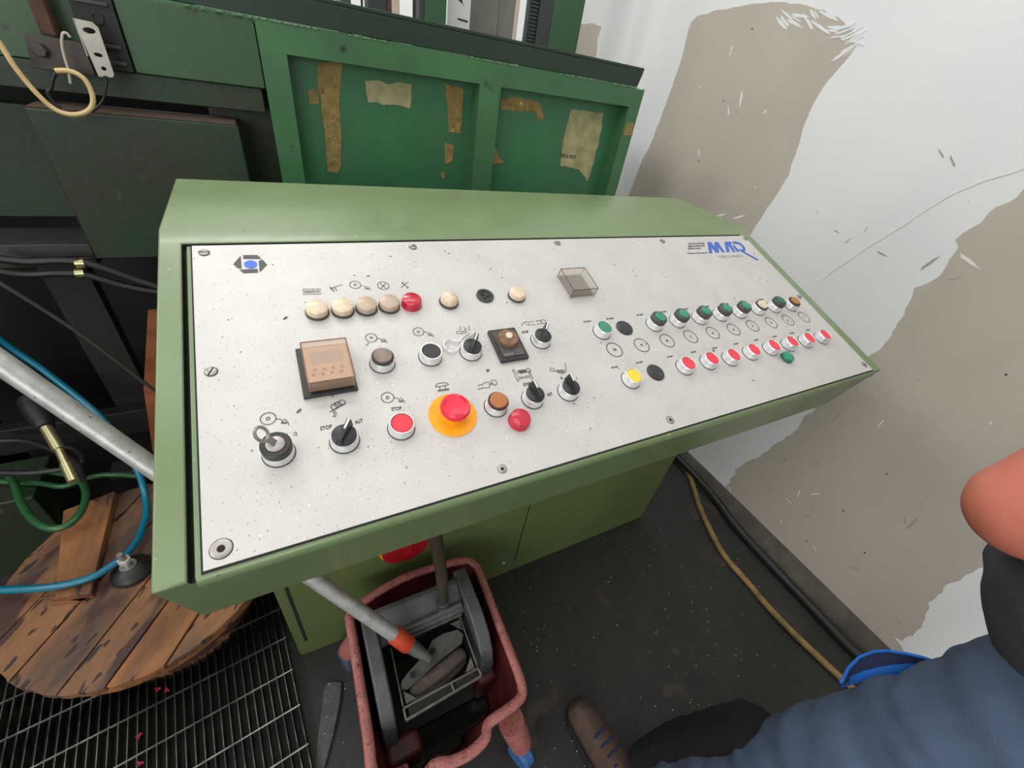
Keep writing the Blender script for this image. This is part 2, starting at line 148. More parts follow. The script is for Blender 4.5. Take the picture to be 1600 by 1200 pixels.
0.5503), (-0.0715, 0.348), (-0.0623, 0.1446), (-0.191, 0.2761), (0.1638, 0.3599), (-0.0955, 0.9538)], 'crack': [(0.4059, 0.9763), (0.3762, 1.0463), (0.3425, 1.1126), (0.2964, 1.1936), (0.2614, 
1.2631), (0.2287, 1.306), (0.1932, 1.3373), (0.1561, 1.3671)], 'press': [(0.1637, 0.0037), (0.1637, -0.0169), (0.3292, -0.0083), (0.3273, 0.0073), (0.3344, 0.1378), (0.3316, 0.1124), (0.2157, 
0.1383), (0.1815, 0.1326), (0.1657, 0.1006)]}
# ------------------------------------------------------------------ helpers
def lin(c):
    c = c / 255.0
    return c / 12.92 if c <= 0.04045 else ((c + 0.055) / 1.055) ** 2.4
def rgb(r, g, b): return (lin(r), lin(g), lin(b), 1.0)

MATS = {}
def mat(name, c, rough=0.5, metal=0.0, c2=None, amt=0.5, scale=8.0, stretch=(1, 1, 1), bump=0.0, bscale=60.0,
        spots=None, sp_scale=90.0, sp_cut=0.72, spots2=None, sp2_scale=140.0, sp2_cut=0.75, coat=0.0, alpha=1.0,
        trans=0.0, emit=0.0, rvar=0.0, contrast=0.18):
    if name in MATS: return MATS[name]
    m = bpy.data.materials.new(name); m.use_nodes = True
    nt = m.node_tree; N = nt.nodes; L = nt.links
    p = N['Principled BSDF']
    p.inputs['Base Color'].default_value = c
    p.inputs['Roughness'].default_value = rough
    p.inputs['Metallic'].default_value = metal
    p.inputs['Coat Weight'].default_value = coat
    p.inputs['Coat Roughness'].default_value = 0.15
    p.inputs['Alpha'].default_value = alpha
    p.inputs['Transmission Weight'].default_value = trans
    if emit: p.inputs['Emission Color'].default_value = c; p.inputs['Emission Strength'].default_value = emit
    tc = N.new('ShaderNodeTexCoord'); mp = N.new('ShaderNodeMapping')
    mp.inputs['Scale'].default_value = stretch
    L.new(tc.outputs['Object'], mp.inputs['Vector'])
    last = None
    def nz(sc, det=4.0):
        n = N.new('ShaderNodeTexNoise'); n.inputs['Scale'].default_value = sc; n.inputs['Detail'].default_value = det
        n.inputs['Roughness'].default_value = 0.6
        L.new(mp.outputs['Vector'], n.inputs['Vector']); return n.outputs['Fac']
    def ramp(sock, a, b, va=0.0, vb=1.0):
        r = N.new('ShaderNodeMapRange'); r.inputs['From Min'].default_value = a; r.inputs['From Max'].default_value = b
        r.inputs['To Min'].default_value = va; r.inputs['To Max'].default_value = vb
        L.new(sock, r.inputs['Value']); return r.outputs['Result']
    def mix(fac, a, b):
        x = N.new('ShaderNodeMix'); x.data_type = 'RGBA'
        L.new(fac, x.inputs['Factor'])
        if isinstance(a, tuple): x.inputs['A'].default_value = a
        else: L.new(a, x.inputs['A'])
        x.inputs['B'].default_value = b
        return x.outputs['Result']
    cur = c
    if c2 is not None:
        cur = mix(ramp(nz(scale), 0.5 - contrast, 0.5 + contrast, 0.0, amt), cur, c2)
    if spots is not None:
        cur = mix(ramp(nz(sp_scale, 2.0), sp_cut, sp_cut + 0.04), cur, spots)
    if spots2 is not None:
        cur = mix(ramp(nz(sp2_scale, 2.0), sp2_cut, sp2_cut + 0.03), cur, spots2)
    if not isinstance(cur, tuple): L.new(cur, p.inputs['Base Color'])
    if rvar:
        L.new(ramp(nz(scale * 1.7), 0.3, 0.7, max(0.03, rough - rvar), min(1, rough + rvar)), p.inputs['Roughness'])
    if bump:
        b = N.new('ShaderNodeBump'); b.inputs['Strength'].default_value = bump; b.inputs['Distance'].default_value = 0.004
        L.new(nz(bscale), b.inputs['Height']); L.new(b.outputs['Normal'], p.inputs['Normal'])
    MATS[name] = m
    return m

class MB:
    """collects boxes, prisms, lathes and tubes; build() links ONE mesh object"""
    def __init__(s): s.v = []; s.f = []; s.mi = []; s.cur = 0
    def add(s, vs, fs):
        o = len(s.v); s.v += [tuple(x) for x in vs]; s.f += [tuple(i + o for i in f) for f in fs]; s.mi += [s.cur] * len(fs)
        return s
    def box(s, a, b, M=None):
        x0, y0, z0 = a; x1, y1, z1 = b
        vs = [Vector(p) for p in ((x0,y0,z0),(x1,y0,z0),(x1,y1,z0),(x0,y1,z0),(x0,y0,z1),(x1,y0,z1),(x1,y1,z1),(x0,y1,z1))]
        if M is not None: vs = [M @ p for p in vs]
        return s.add(vs, [(3,2,1,0),(4,5,6,7),(0,1,5,4),(1,2,6,5),(2,3,7,6),(3,0,4,7)])
    def prism(s, bot, top):
        n = len(bot)
        return s.add(list(bot) + list(top), [tuple(range(n))[::-1], tuple(range(n, 2*n))] + [(i, (i+1) % n, n + (i+1) % n, n + i) for i in range(n)])
    def slabz(s, poly, z0, z1): return s.prism([(x, y, z0) for x, y in poly], [(x, y, z1) for x, y in poly])
    def slaby(s, poly, y0, y1): return s.prism([(x, y0, z) for x, z in poly], [(x, y1, z) for x, z in poly])
    def slabx(s, poly, x0, x1): return s.prism([(x0, y, z) for y, z in poly], [(x1, y, z) for y, z in poly])
    def lathe(s, prof, n=28, c=(0, 0, 0), M=None, open_=False):
        """prof: list of (r, z) bottom to top around Z"""
        vs = []; fs = []
        for r, z in prof:
            for i in range(n):
                a = 2 * pi * i / n; vs.append(Vector((c[0] + r * cos(a), c[1] + r * sin(a), c[2] + z)))
        if M is not None: vs = [M @ v for v in vs]
        for k in range(len(prof) - 1):
            for i in range(n):
                j = (i + 1) % n; fs.append((k*n+i, k*n+j, (k+1)*n+j, (k+1)*n+i))
        if not open_:
            fs.append(tuple(range(n))[::-1]); fs.append(tuple((len(prof)-1)*n + i for i in range(n)))
        return s.add(vs, fs)
    def tube(s, pts, r, n=10, cap=True):
        pts = [Vector(p) for p in pts]; m = len(pts)
        rs = r if isinstance(r, (list, tuple)) else [r] * m
        t0 = (pts[1] - pts[0]).normalized()
        up = Vector((0, 0, 1)) if abs(t0.z) < 0.9 else Vector((1, 0, 0))
        nrm = t0.cross(up).normalized(); vs = []; fs = []
        for i in range(m):
            t = (pts[min(i+1, m-1)] - pts[max(i-1, 0)]).normalized()
            nrm = (nrm - t * nrm.dot(t)).normalized(); bn = t.cross(nrm)
            for k in range(n):
                a = 2 * pi * k / n; vs.append(pts[i] + (nrm * cos(a) + bn * sin(a)) * rs[i])
        for i in range(m - 1):
            for k in range(n):
                j = (k + 1) % n; fs.append((i*n+k, i*n+j, (i+1)*n+j, (i+1)*n+k))
        if cap: fs.append(tuple(range(n))[::-1]); fs.append(tuple((m-1)*n + k for k in range(n)))
        return s.add(vs, fs)
    def strip(s, pts, w, z0=0.0003, z1=0.0007, closed=False):
        """flat line of width w in the XY plane (panel coordinates)"""
        P = [Vector((p[0], p[1])) for p in pts]; n = len(P); Lp = []; Rp = []
        for i in range(n):
            a = P[i-1] if (i > 0 or closed) else P[i]
            b = P[(i+1) % n] if (i < n-1 or closed) else P[i]
            d = (b - a).normalized() if (b - a).length > 1e-9 else Vector((1, 0))
            q = Vector((-d.y, d.x)) * w / 2
            Lp.append(P[i] + q); Rp.append(P[i] - q)
        vs = []
        for i in range(n):
            vs += [(Lp[i].x, Lp[i].y, z1), (Rp[i].x, Rp[i].y, z1)]
        fs = []
        for i in range(n if closed else n - 1):
            j = (i + 1) % n; fs.append((2*i, 2*i+1, 2*j+1, 2*j))
        return s.add(vs, fs)
    def build(s, name, m, parent=None, smooth=40, bevel=0.0, seg=2, M=None, wm=None, solid=True):
        me = bpy.data.meshes.new(name)
        org = Vector((0, 0, 0))
        inv = None
        if wm is not None: inv = wm.inverted()                      # coordinates given in world, stored relative to the thing
        vs = [inv @ Vector(v) for v in s.v] if inv is not None else s.v
        me.from_pydata(vs, [], s.f)
        if solid:
            bm = bmesh.new(); bm.from_mesh(me); bmesh.ops.recalc_face_normals(bm, faces=bm.faces); bm.to_mesh(me); bm.free()
        for x in (m if isinstance(m, (list, tuple)) else [m]): me.materials.append(x)
        for p, i in zip(me.polygons, s.mi): p.material_index = i
        if smooth:
            me.shade_smooth(); me.set_sharp_from_angle(angle=radians(smooth))
        o = bpy.data.objects.new(name, me); COL.objects.link(o)
        if parent is not None: o.parent = parent
        if M is not None: o.matrix_local = M
        if bevel:
            b = o.modifiers.new('bevel', 'BEVEL'); b.width = bevel; b.segments = seg; b.limit_method = 'ANGLE'; b.angle_limit = radians(35)
            b.harden_normals = False
        return o

def thing(name, label, cat, loc=(0, 0, 0), group=None):
    o = bpy.data.objects.new(name, None); COL.objects.link(o); o.location = loc; o.empty_display_size = 0.05
    o['label'] = label; o['category'] = cat
    if group: o['group'] = group
    return o
def W(o): return Matrix.Translation(o.location)
def tag(o, label, cat, group=None):
    o['label'] = label; o['category'] = cat
    if group: o['group'] = group
    return o
def lab(o, s): o['label'] = s; return o
def struct(o, label=None):
    o['kind'] = 'structure'
    if label: o['label'] = label
    return o
def inst(src, name, parent, M):
    o = bpy.data.objects.new(name, src.data); COL.objects.link(o); o.parent = parent; o.matrix_local = M
    for md in src.modifiers:
        b = o.modifiers.new('bevel', 'BEVEL'); b.width = md.width; b.segments = md.segments; b.limit_method = 'ANGLE'; b.angle_limit = md.angle_limit
    return o
def smooth_path(pts, sub=6):
    P = [Vector(p) for p in pts]; out = []
    for i in range(len(P) - 1):
        p0 = P[max(i-1, 0)]; p1 = P[i]; p2 = P[i+1]; p3 = P[min(i+2, len(P)-1)]
        for k in range(sub):
            t = k / sub
            out.append(0.5 * ((2*p1) + (p2-p0)*t + (2*p0-5*p1+4*p2-p3)*t*t + (3*p1-p0-3*p2+p3)*t*t*t))
    out.append(P[-1]); return out
def ragged(poly, amp, step, seed):
    """subdivide a polygon outline and jitter it, like a brushed or torn edge"""
    P = [Vector(p) for p in poly]; out = []
    for i in range(len(P)):
        a, b = P[i], P[(i+1) % len(P)]; n = max(1, int((b-a).length / step))
        for k in range(n):
            q = a.lerp(b, k / n)
            e = noise.noise(Vector((q.x * 30 + seed, q.y * 30, seed))) + 0.5 * noise.noise(Vector((q.x * 110, q.y * 110 + seed, seed)))
            d = (b - a).normalized(); out.append(q + Vector((-d.y, d.x)) * e * amp)
    return out
def fill(poly, to3, name, m, parent, thick, nvec, wm=None):
    """a thin filled polygon (front face and a skirt back to the surface it lies on)"""
    poly = [Vector((p[0], p[1])) for p in poly]
    front = [to3(p) + Vector(nvec) * thick for p in poly]; back = [to3(p) - Vector(nvec) * 0.0004 for p in poly]
    if wm is not None: inv = wm.inverted(); front = [inv @ v for v in front]; back = [inv @ v for v in back]
    tri = tessellate_polygon([[Vector((p.x, p.y, 0)) for p in poly]])
    n = len(poly); fs = []
    nv = Vector(nvec)
    for t in tri:
        a, c, d = (front[i] for i in t)
        fs.append(tuple(t) if (c - a).cross(d - a).dot(nv) > 0 else tuple(t)[::-1])
    for i in range(n):
        j = (i + 1) % n; fs.append((i, j, n + j, n + i))
    me = bpy.data.meshes.new(name); me.from_pydata(front + back, [], fs); me.materials.append(m)
    o = bpy.data.objects.new(name, me); COL.objects.link(o)
    if parent is not None: o.parent = parent
    return o

# ------------------------------------------------------------------ materials
M_wall = mat('wall_white_paint', rgb(233, 234, 233), 0.85, c2=rgb(220, 224, 226), amt=0.6, scale=2.2, bump=0.12, bscale=55, spots=rgb(150, 146, 140), sp_scale=26, sp_cut=0.74)
M_taupe = mat('bare_plaster', rgb(190, 181, 168), 0.9, c2=rgb(179, 171, 159), amt=0.7, scale=3, bump=0.12, bscale=70, spots=rgb(120, 112, 104), sp_scale=30, sp_cut=0.76, spots2=rgb(222, 222, 220), sp2_scale=22, sp2_cut=0.76)
M_scuff = mat('grey_scuff', rgb(164, 159, 152), 0.9)
M_scuffl = mat('pale_grey_line', rgb(218, 219, 217), 0.9)
M_floor = mat('oily_dark_floor', rgb(46, 45, 43), 0.62, c2=rgb(33, 32, 30), amt=0.9, scale=3.2, bump=0.25, bscale=90, spots=rgb(58, 52, 49), sp_scale=6, sp_cut=0.62, spots2=rgb(150, 150, 150), sp2_scale=150, sp2_cut=0.755, rvar=0.15)
M_kerb = mat('dusty_concrete', rgb(92, 88, 80), 0.9, c2=rgb(60, 57, 52), amt=0.9, scale=9, bump=0.4)
M_green = mat('reseda_green_paint', rgb(112, 131, 92), 0.34, c2=rgb(103, 124, 84), amt=0.8, scale=6, bump=0.05, bscale=45, spots=rgb(64, 84, 58), sp_scale=70, sp_cut=0.735, spots2=rgb(196, 206, 178), sp2_scale=85, sp2_cut=0.765, rvar=0.08, coat=0.15)
M_cab = mat('reseda_green_shaded_cabinet', rgb(98, 112, 68), 0.36, c2=rgb(86, 102, 60), amt=0.8, scale=4, bump=0.04, bscale=30, spots=rgb(60, 76, 50), sp_scale=60, sp_cut=0.76, coat=0.15)  # reseda green darkened to carry the shade below the desk
M_seal_shade = mat('black_seal_and_gap_shade', rgb(22, 24, 22), 0.8)  # black of the plate seal, also used as shade in gaps and holes
M_plate = mat('brushed_aluminium_plate', rgb(199, 197, 192), 0.5, 0.30, c2=rgb(185, 183, 178), amt=0.6, scale=14, bump=0.05, bscale=180, spots=rgb(110, 106, 102), sp_scale=330, sp_cut=0.665, spots2=rgb(226, 224, 220), sp2_scale=190, sp2_cut=0.70)
M_steel = mat('worn_steel', rgb(176, 170, 166), 0.38, 0.7, c2=rgb(140, 134, 130), amt=0.6, scale=40)
M_chrome = mat('satin_chrome_bezel', rgb(228, 229, 230), 0.27, 0.5, c2=rgb(198, 200, 202), amt=0.5, scale=90)
M_black = mat('black_plastic', rgb(34, 35, 36), 0.42, c2=rgb(58, 58, 58), amt=0.5, scale=90, spots=rgb(150, 150, 148), sp_scale=300, sp_cut=0.74)
M_dark = mat('dark_grey_plastic', rgb(62, 62, 60), 0.5, c2=rgb(90, 88, 84), amt=0.5, scale=60)
M_print = mat('black_print', rgb(42, 42, 46), 0.7)
M_printg = mat('dark_grey_print', rgb(74, 76, 82), 0.6)
M_blue = mat('blue_print', rgb(58, 92, 176), 0.5)
M_bluel = mat('blue_logo_print', rgb(56, 104, 206), 0.5)
M_fade = mat('faded_print', rgb(148, 142, 136), 0.8)
M_red = mat('red_plastic', rgb(222, 46, 64), 0.38, c2=rgb(206, 40, 54), amt=0.6, scale=50, coat=0.2)
M_redb = mat('bright_red_plastic', rgb(232, 30, 62), 0.35, c2=rgb(212, 24, 52), amt=0.6, scale=60, coat=0.3)
M_redsw = mat('shaded_red_switch', rgb(170, 22, 30), 0.4, c2=rgb(146, 16, 24), amt=0.6, scale=40)  # red darkened for the shade where the switch sits
M_redlens = mat('dark_red_lens', rgb(190, 20, 56), 0.2, c2=rgb(160, 14, 40), amt=0.6, scale=60, coat=0.5)
M_greencap = mat('green_plastic', rgb(56, 128, 100), 0.45, c2=rgb(70, 134, 108), amt=0.6, scale=60)
M_greenlit = mat('green_lens', rgb(10, 132, 100), 0.28, c2=rgb(8, 108, 86), amt=0.6, scale=60, coat=0.4)
M_greendk = mat('dusty_green_lens', rgb(38, 92, 76), 0.45, c2=rgb(60, 100, 86), amt=0.6, scale=60)
M_cream = mat('yellowed_white_lens', rgb(222, 206, 180), 0.42, c2=rgb(190, 168, 142), amt=0.8, scale=90, spots=rgb(124, 84, 62), sp_scale=140, sp_cut=0.70, coat=0.3)
M_cream2 = mat('dirty_beige_lens', rgb(190, 170, 148), 0.42, c2=rgb(164, 142, 122), amt=0.8, scale=90, coat=0.3)
M_amber = mat('amber_lens', rgb(172, 104, 48), 0.32, c2=rgb(146, 84, 38), amt=0.7, scale=80, coat=0.3)
M_brownlens = mat('dirty_brown_lens', rgb(126, 108, 96), 0.4, c2=rgb(92, 72, 62), amt=0.8, scale=80, coat=0.3)
M_yellow = mat('yellow_plastic', rgb(240, 206, 60), 0.38, c2=rgb(236, 192, 44), amt=0.6, scale=60, coat=0.2)
M_orange = mat('yellow_orange_disc', rgb(246, 166, 8), 0.45, c2=rgb(236, 150, 6), amt=0.5, scale=60)
M_smoke = mat('smoked_clear_plastic', rgb(206, 170, 140), 0.12, alpha=0.24, coat=0.3)
M_smoke2 = mat('dusty_clear_plastic', rgb(196, 184, 170), 0.2, alpha=0.22, coat=0.2)
M_lcd = mat('grey_display', rgb(150, 142, 134), 0.3, c2=rgb(128, 120, 114), amt=0.5, scale=30)
M_timer = mat('tan_timer_face', rgb(196, 164, 138), 0.5, c2=rgb(180, 148, 122), amt=0.6, scale=60)
M_knob = mat('brown_knob', rgb(140, 104, 82), 0.6, c2=rgb(98, 70, 54), amt=0.9, scale=160, bump=0.4, bscale=300)
M_mach = mat('machine_green_paint', rgb(66, 116, 74), 0.42, c2=rgb(56, 94, 60), amt=0.9, scale=5, bump=0.08, bscale=40, spots=rgb(38, 52, 36), sp_scale=14, sp_cut=0.70, spots2=rgb(110, 140, 100), sp2_scale=60, sp2_cut=0.76, rvar=0.1)
M_beam = mat('shaded_machine_green_beam', rgb(52, 88, 54), 0.45, c2=rgb(46, 74, 46), amt=0.8, scale=6, bump=0.08, bscale=40, spots=rgb(38, 52, 36), sp_scale=14, sp_cut=0.70)  # copy of the machine green with the beams' shade put into its colour
M_machp = mat('machine_panel_green', rgb(56, 114, 76), 0.4, c2=rgb(50, 98, 64), amt=0.9, scale=5, bump=0.05, bscale=40, rvar=0.1)
M_machd = mat('grimy_shaded_green_paint', rgb(24, 52, 30), 0.5, c2=rgb(42, 41, 28), amt=0.95, scale=6, bump=0.2, bscale=40, spots=rgb(84, 70, 52), sp_scale=9, sp_cut=0.64)  # real grime, plus the dimness at left darkened into the base
M_rail = mat('dark_green_rail', rgb(22, 46, 32), 0.42, c2=rgb(28, 54, 38), amt=0.7, scale=6)
M_inner = mat('oily_shaded_machine_interior', rgb(15, 17, 15), 0.6, c2=rgb(24, 26, 22), amt=0.8, scale=8)  # base blackened to hold the shade of the machine cavity
M_shelf = mat('dark_grey_steel', rgb(66, 68, 66), 0.5, 0.2, c2=rgb(50, 52, 48), amt=0.6, scale=10)
M_rust = mat('rusty_steel', rgb(92, 66, 52), 0.75, 0.2, c2=rgb(66, 46, 38), amt=0.9, scale=26, bump=0.4)
M_swarf = mat('rusty_swarf_layer', rgb(96, 76, 60), 0.9, c2=rgb(70, 62, 56), amt=0.9, scale=60, bump=0.7, bscale=140)
M_zinc = mat('zinc_plated_steel', rgb(168, 164, 154), 0.4, 0.5, c2=rgb(140, 136, 128), amt=0.6, scale=50)
M_rustplate = mat('brown_steel_plate', rgb(78, 72, 68), 0.5, 0.4, c2=rgb(62, 52, 50), amt=0.8, scale=22)
M_tape = mat('old_brown_glue', rgb(150, 128, 72), 0.6, c2=rgb(112, 92, 48), amt=0.9, scale=55, bump=1.0, bscale=80, spots=rgb(206, 188, 130), sp_scale=70, sp_cut=0.68)
M_paperlab = mat('faded_paper_label', rgb(176, 164, 124), 0.8, c2=rgb(122, 128, 88), amt=0.9, scale=26)
M_creamcab = mat('cream_cable', rgb(216, 190, 138), 0.5, c2=rgb(186, 158, 108), amt=0.6, scale=50)
M_tie = mat('clear_cable_tie', rgb(176, 170, 156), 0.4)
M_rubber = mat('black_rubber', rgb(26, 27, 27), 0.45, c2=rgb(40, 40, 40), amt=0.6, scale=40)
M_brass = mat('brass_fitting', rgb(188, 180, 138), 0.3, 0.85)
M_teal = mat('teal_hose', rgb(6, 112, 138), 0.35, c2=rgb(4, 92, 118), amt=0.5, scale=30, coat=0.2)
M_ghose = mat('green_hose', rgb(42, 92, 50), 0.35, c2=rgb(30, 74, 42), amt=0.6, scale=30, coat=0.2)
M_wood = mat('worn_dark_wood', rgb(76, 60, 50), 0.65, c2=rgb(152, 104, 64), amt=0.85, scale=11, stretch=(1.0, 0.30, 1.0), bump=0.7, bscale=60, spots=rgb(52, 38, 34), sp_scale=44, sp_cut=0.60, spots2=rgb(70, 46, 38), sp2_scale=9, sp2_cut=0.57, contrast=0.13)
M_woodo = mat('orange_worn_wood', rgb(150, 100, 58), 0.65, c2=rgb(98, 64, 42), amt=0.95, scale=16, stretch=(1.0, 0.25, 1.0), bump=0.7, bscale=60, spots=rgb(66, 44, 34), sp_scale=40, sp_cut=0.62, contrast=0.12)
M_ply = mat('orange_wood_panel', rgb(150, 88, 48), 0.7, c2=rgb(104, 58, 32), amt=0.8, scale=14, stretch=(0.3, 1, 2.0))
M_alu = mat('dull_aluminium_tube', rgb(196, 196, 194), 0.42, 0.45, c2=rgb(150, 148, 144), amt=0.7, scale=45, bump=0.1, spots=rgb(110, 108, 104), sp_scale=160, sp_cut=0.70)
M_collar = mat('orange_red_collar', rgb(198, 72, 40), 0.5, c2=rgb(170, 52, 30), amt=0.8, scale=60, spots=rgb(96, 40, 30), sp_scale=90, sp_cut=0.68)
M_mophead = mat('grey_mop_holder', rgb(78, 78, 76), 0.6, c2=rgb(56, 56, 54), amt=0.7, scale=40)
M_mopcloth = mat('dirty_mop_cloth', rgb(92, 80, 70), 0.95, c2=rgb(66, 60, 56), amt=0.9, scale=30, bump=0.9, bscale=120)
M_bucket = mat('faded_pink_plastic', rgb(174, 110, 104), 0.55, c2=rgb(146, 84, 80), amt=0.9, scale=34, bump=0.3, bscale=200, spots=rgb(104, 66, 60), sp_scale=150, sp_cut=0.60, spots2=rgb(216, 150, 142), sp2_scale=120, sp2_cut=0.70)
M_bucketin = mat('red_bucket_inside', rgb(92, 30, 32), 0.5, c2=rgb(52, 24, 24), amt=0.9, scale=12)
M_wring = mat('grey_wringer_plastic', rgb(84, 86, 87), 0.42, c2=rgb(64, 66, 66), amt=0.7, scale=26, spots=rgb(140, 140, 138), sp_scale=60, sp_cut=0.74)
M_wringl = mat('worn_grey_frame', rgb(112, 110, 104), 0.5, c2=rgb(70, 69, 66), amt=0.8, scale=60)
M_lever = mat('dark_brown_lever', rgb(66, 58, 44), 0.45, c2=rgb(44, 40, 33), amt=0.7, scale=14)
M_water = mat('black_dirty_water', rgb(16, 15, 15), 0.12, c2=rgb(34, 30, 28), amt=0.8, scale=14)
M_wheel = mat('blue_wheel', rgb(58, 104, 160), 0.5, c2=rgb(44, 82, 136), amt=0.6, scale=40)
M_wheelg = mat('grey_blue_wheel', rgb(60, 66, 84), 0.5)
M_gratebar = mat('oily_grating_bar', rgb(116, 113, 108), 0.36, 0.7, c2=rgb(52, 50, 47), amt=0.95, scale=18, contrast=0.12)
M_grate = mat('galvanised_grating', rgb(150, 150, 148), 0.32, 0.8, c2=rgb(84, 82, 78), amt=0.9, scale=24)
M_pit = mat('black_pit_shade', rgb(20, 20, 20), 0.7, c2=rgb(36, 34, 32), amt=0.7, scale=20, spots=rgb(120, 118, 112), sp_scale=130, sp_cut=0.735)  # near black standing for shade below the bars and inside the wringer
M_scrap = mat('magenta_scrap', rgb(168, 30, 62), 0.6, c2=rgb(130, 20, 50), amt=0.6, scale=80)
M_tool = mat('scuffed_grey_rubber', rgb(88, 88, 88), 0.7, c2=rgb(58, 58, 58), amt=0.8, scale=40, bump=0.6, bscale=120, spots=rgb(150, 150, 150), sp_scale=100, sp_cut=0.68)
M_gold = mat('dirty_tan_cable', rgb(158, 130, 76), 0.6, c2=rgb(96, 78, 48), amt=0.9, scale=22, bump=0.5, bscale=90)
M_fadechip = mat('grey_chips', rgb(104, 100, 96), 0.6)
M_chip = mat('metal_chips', rgb(190, 190, 186), 0.4, 0.5)
M_skin = mat('skin', rgb(204, 122, 100), 0.5, c2=rgb(184, 98, 80), amt=0.6, scale=14, bump=0.12, bscale=160)
M_hair = mat('brown_hair', rgb(60, 44, 34), 0.7, bump=0.8, bscale=120)
M_trous = mat('blue_grey_work_trousers', rgb(72, 87, 110), 0.9, c2=rgb(62, 76, 98), amt=0.7, scale=16, bump=0.35, bscale=420)
M_shirt = mat('charcoal_cotton', rgb(66, 64, 70), 0.95, c2=rgb(58, 57, 62), amt=0.7, scale=20, bump=0.3, bscale=420)
M_pock = mat('bright_blue_pocket_lining', rgb(20, 98, 184), 0.8, c2=rgb(14, 78, 160), amt=0.6, scale=60)
M_pockd = mat('dark_navy_pocket', rgb(30, 42, 74), 0.9)
M_legblack = mat('flat_black_panel', rgb(7, 7, 8), 1.0)
M_shoe = mat('dusty_brown_leather', rgb(86, 66, 54), 0.7, c2=rgb(58, 44, 38), amt=0.9, scale=26, bump=0.3)
M_sole = mat('black_shoe_sole', rgb(24, 23, 22), 0.8)
M_post = mat('post_green', rgb(50, 90, 56), 0.45, c2=rgb(42, 76, 48), amt=0.7, scale=6)
M_postd = mat('post_dark', rgb(52, 58, 56), 0.5, c2=rgb(40, 46, 44), amt=0.7, scale=6)
M_conc = mat('grey_concrete_pillar', rgb(150, 148, 140), 0.9, c2=rgb(122, 122, 112), amt=0.9, scale=9, stretch=(1, 1, 0.35), bump=0.3)
M_beige = mat('beige_board', rgb(196, 180, 164), 0.8)
M_eye = mat('eye_white', rgb(236, 232, 226), 0.3)

# ------------------------------------------------------------------ the setting
mb = MB(); mb.box((-4, -4, -0.1), (1.655, 4.0, 0.0)); struct(mb.build('floor', M_floor, smooth=0))
mb = MB(); mb.box((1.655, -4, -0.1), (1.80, 4.15, 5.0)); wall = struct(mb.build('wall_right', M_wall, smooth=0))
mb = MB(); mb.box((-4, 4.0, -0.1), (1.655, 4.15, 5.0)); struct(mb.build('wall_back', M_wall, smooth=0))
# brushed-out paint: bare plaster areas stand 0.6 mm proud as a skim coat
for k, (key, amp) in enumerate((('patch_a', 0.003), ('patch_b', 0.011), ('patch_d', 0.006))):
    o = fill([p for p in ragged(D[key], amp, 0.012, 3.7 * k)], lambda p: Vector((1.655, p[0], p[1])), 'plaster_patch', M_taupe, wall, 0.0006, (-1, 0, 0))
    lab(o, ('tall grey beige bare plaster patch above the console', 'large grey beige bare plaster area low on the right wall', 'small grey beige plaster patch behind the machine post')[k])
o = fill(ragged(D['patch_c'], 0.012, 0.012, 9.1), lambda p: Vector((1.655 - 0.0006, p[0], p[1])), 'paint_patch', M_wall, wall, 0.0006, (-1, 0, 0))
lab(o, 'white painted patch low on the wall behind the person')
# scuffs, knocks and a faint crack on the wall
def scuff(lst, m, label, name, seed, thin=0.11, bristles=1):
    random.seed(seed); mb = MB(); q_ = 0
    for (c, s_, a) in lst:
        for k in range(bristles):
            a2 = a + (random.uniform(-0.12, 0.12) if bristles > 1 else 0); d = Vector((cos(a2), sin(a2))); n = Vector((-d.y, d.x)); pts = []
            cc = Vector(c) + (n * random.uniform(-0.5, 0.5) * s_ + d * random.uniform(-0.3, 0.3) * s_ if bristles > 1 else Vector((0, 0)))
            s2 = s_ * (random.uniform(0.5, 1.1) if bristles > 1 else 0.8)
            for i in range(12):
                t = 2 * pi * i / 12; r_ = 1 + random.uniform(-0.35, 0.35)
                pts.append(cc + d * cos(t) * s2 * r_ + n * sin(t) * s2 * thin * r_)
            q_ += 1; mb.slabx([(p.x, p.y) for p in pts], 1.6540 - 0.00002 * q_, 1.6546)
    o = mb.build(name, m, wall, smooth=0); o['kind'] = 'stuff'; lab(o, label)
scuff(D['scuffw'], M_wall, 'white paint dabs on the bare plaster', 'paint_dabs', 4, 0.15)
scuff(D['brush'], M_wall, 'white brush strokes at the patch corner', 'brush_strokes', 9, 0.10, 4)
scuff(D['scuffd'], M_scuff, 'grey scuff marks on the wall', 'scuff_marks', 5)
scuff([(p, 0.0035, 0.8) for p in D['scuffp']] + [(p, 0.0035, 2.37) for p in D['scuffp']], M_seal_shade, 'small dark drill holes in the wall', 'drill_holes', 6, 0.5)
mb = MB(); cpts = smooth_path([(1.6545, p[0], p[1]) for p in D['crack']], 5); mb.tube([p + Vector((0, 0, 0.006 * noise.noise(p * 30))) for p in cpts], [0.0012 + 0.0010 * abs(noise.noise(p * 14)) for p in cpts], 5)
lab(mb.build('wall_crack', M_scuffl, wall), 'faint grey trowel line across the white wall')
# concrete fillet at the foot of the wall
mb = MB(); mb.slaby([(1.655, 0.0), (1.655, 0.055), (1.64, 0.052), (1.60, 0.012), (1.595, 0.0)], -4, 4.0)
struct(mb.build('baseboard_right', M_kerb, smooth=30))

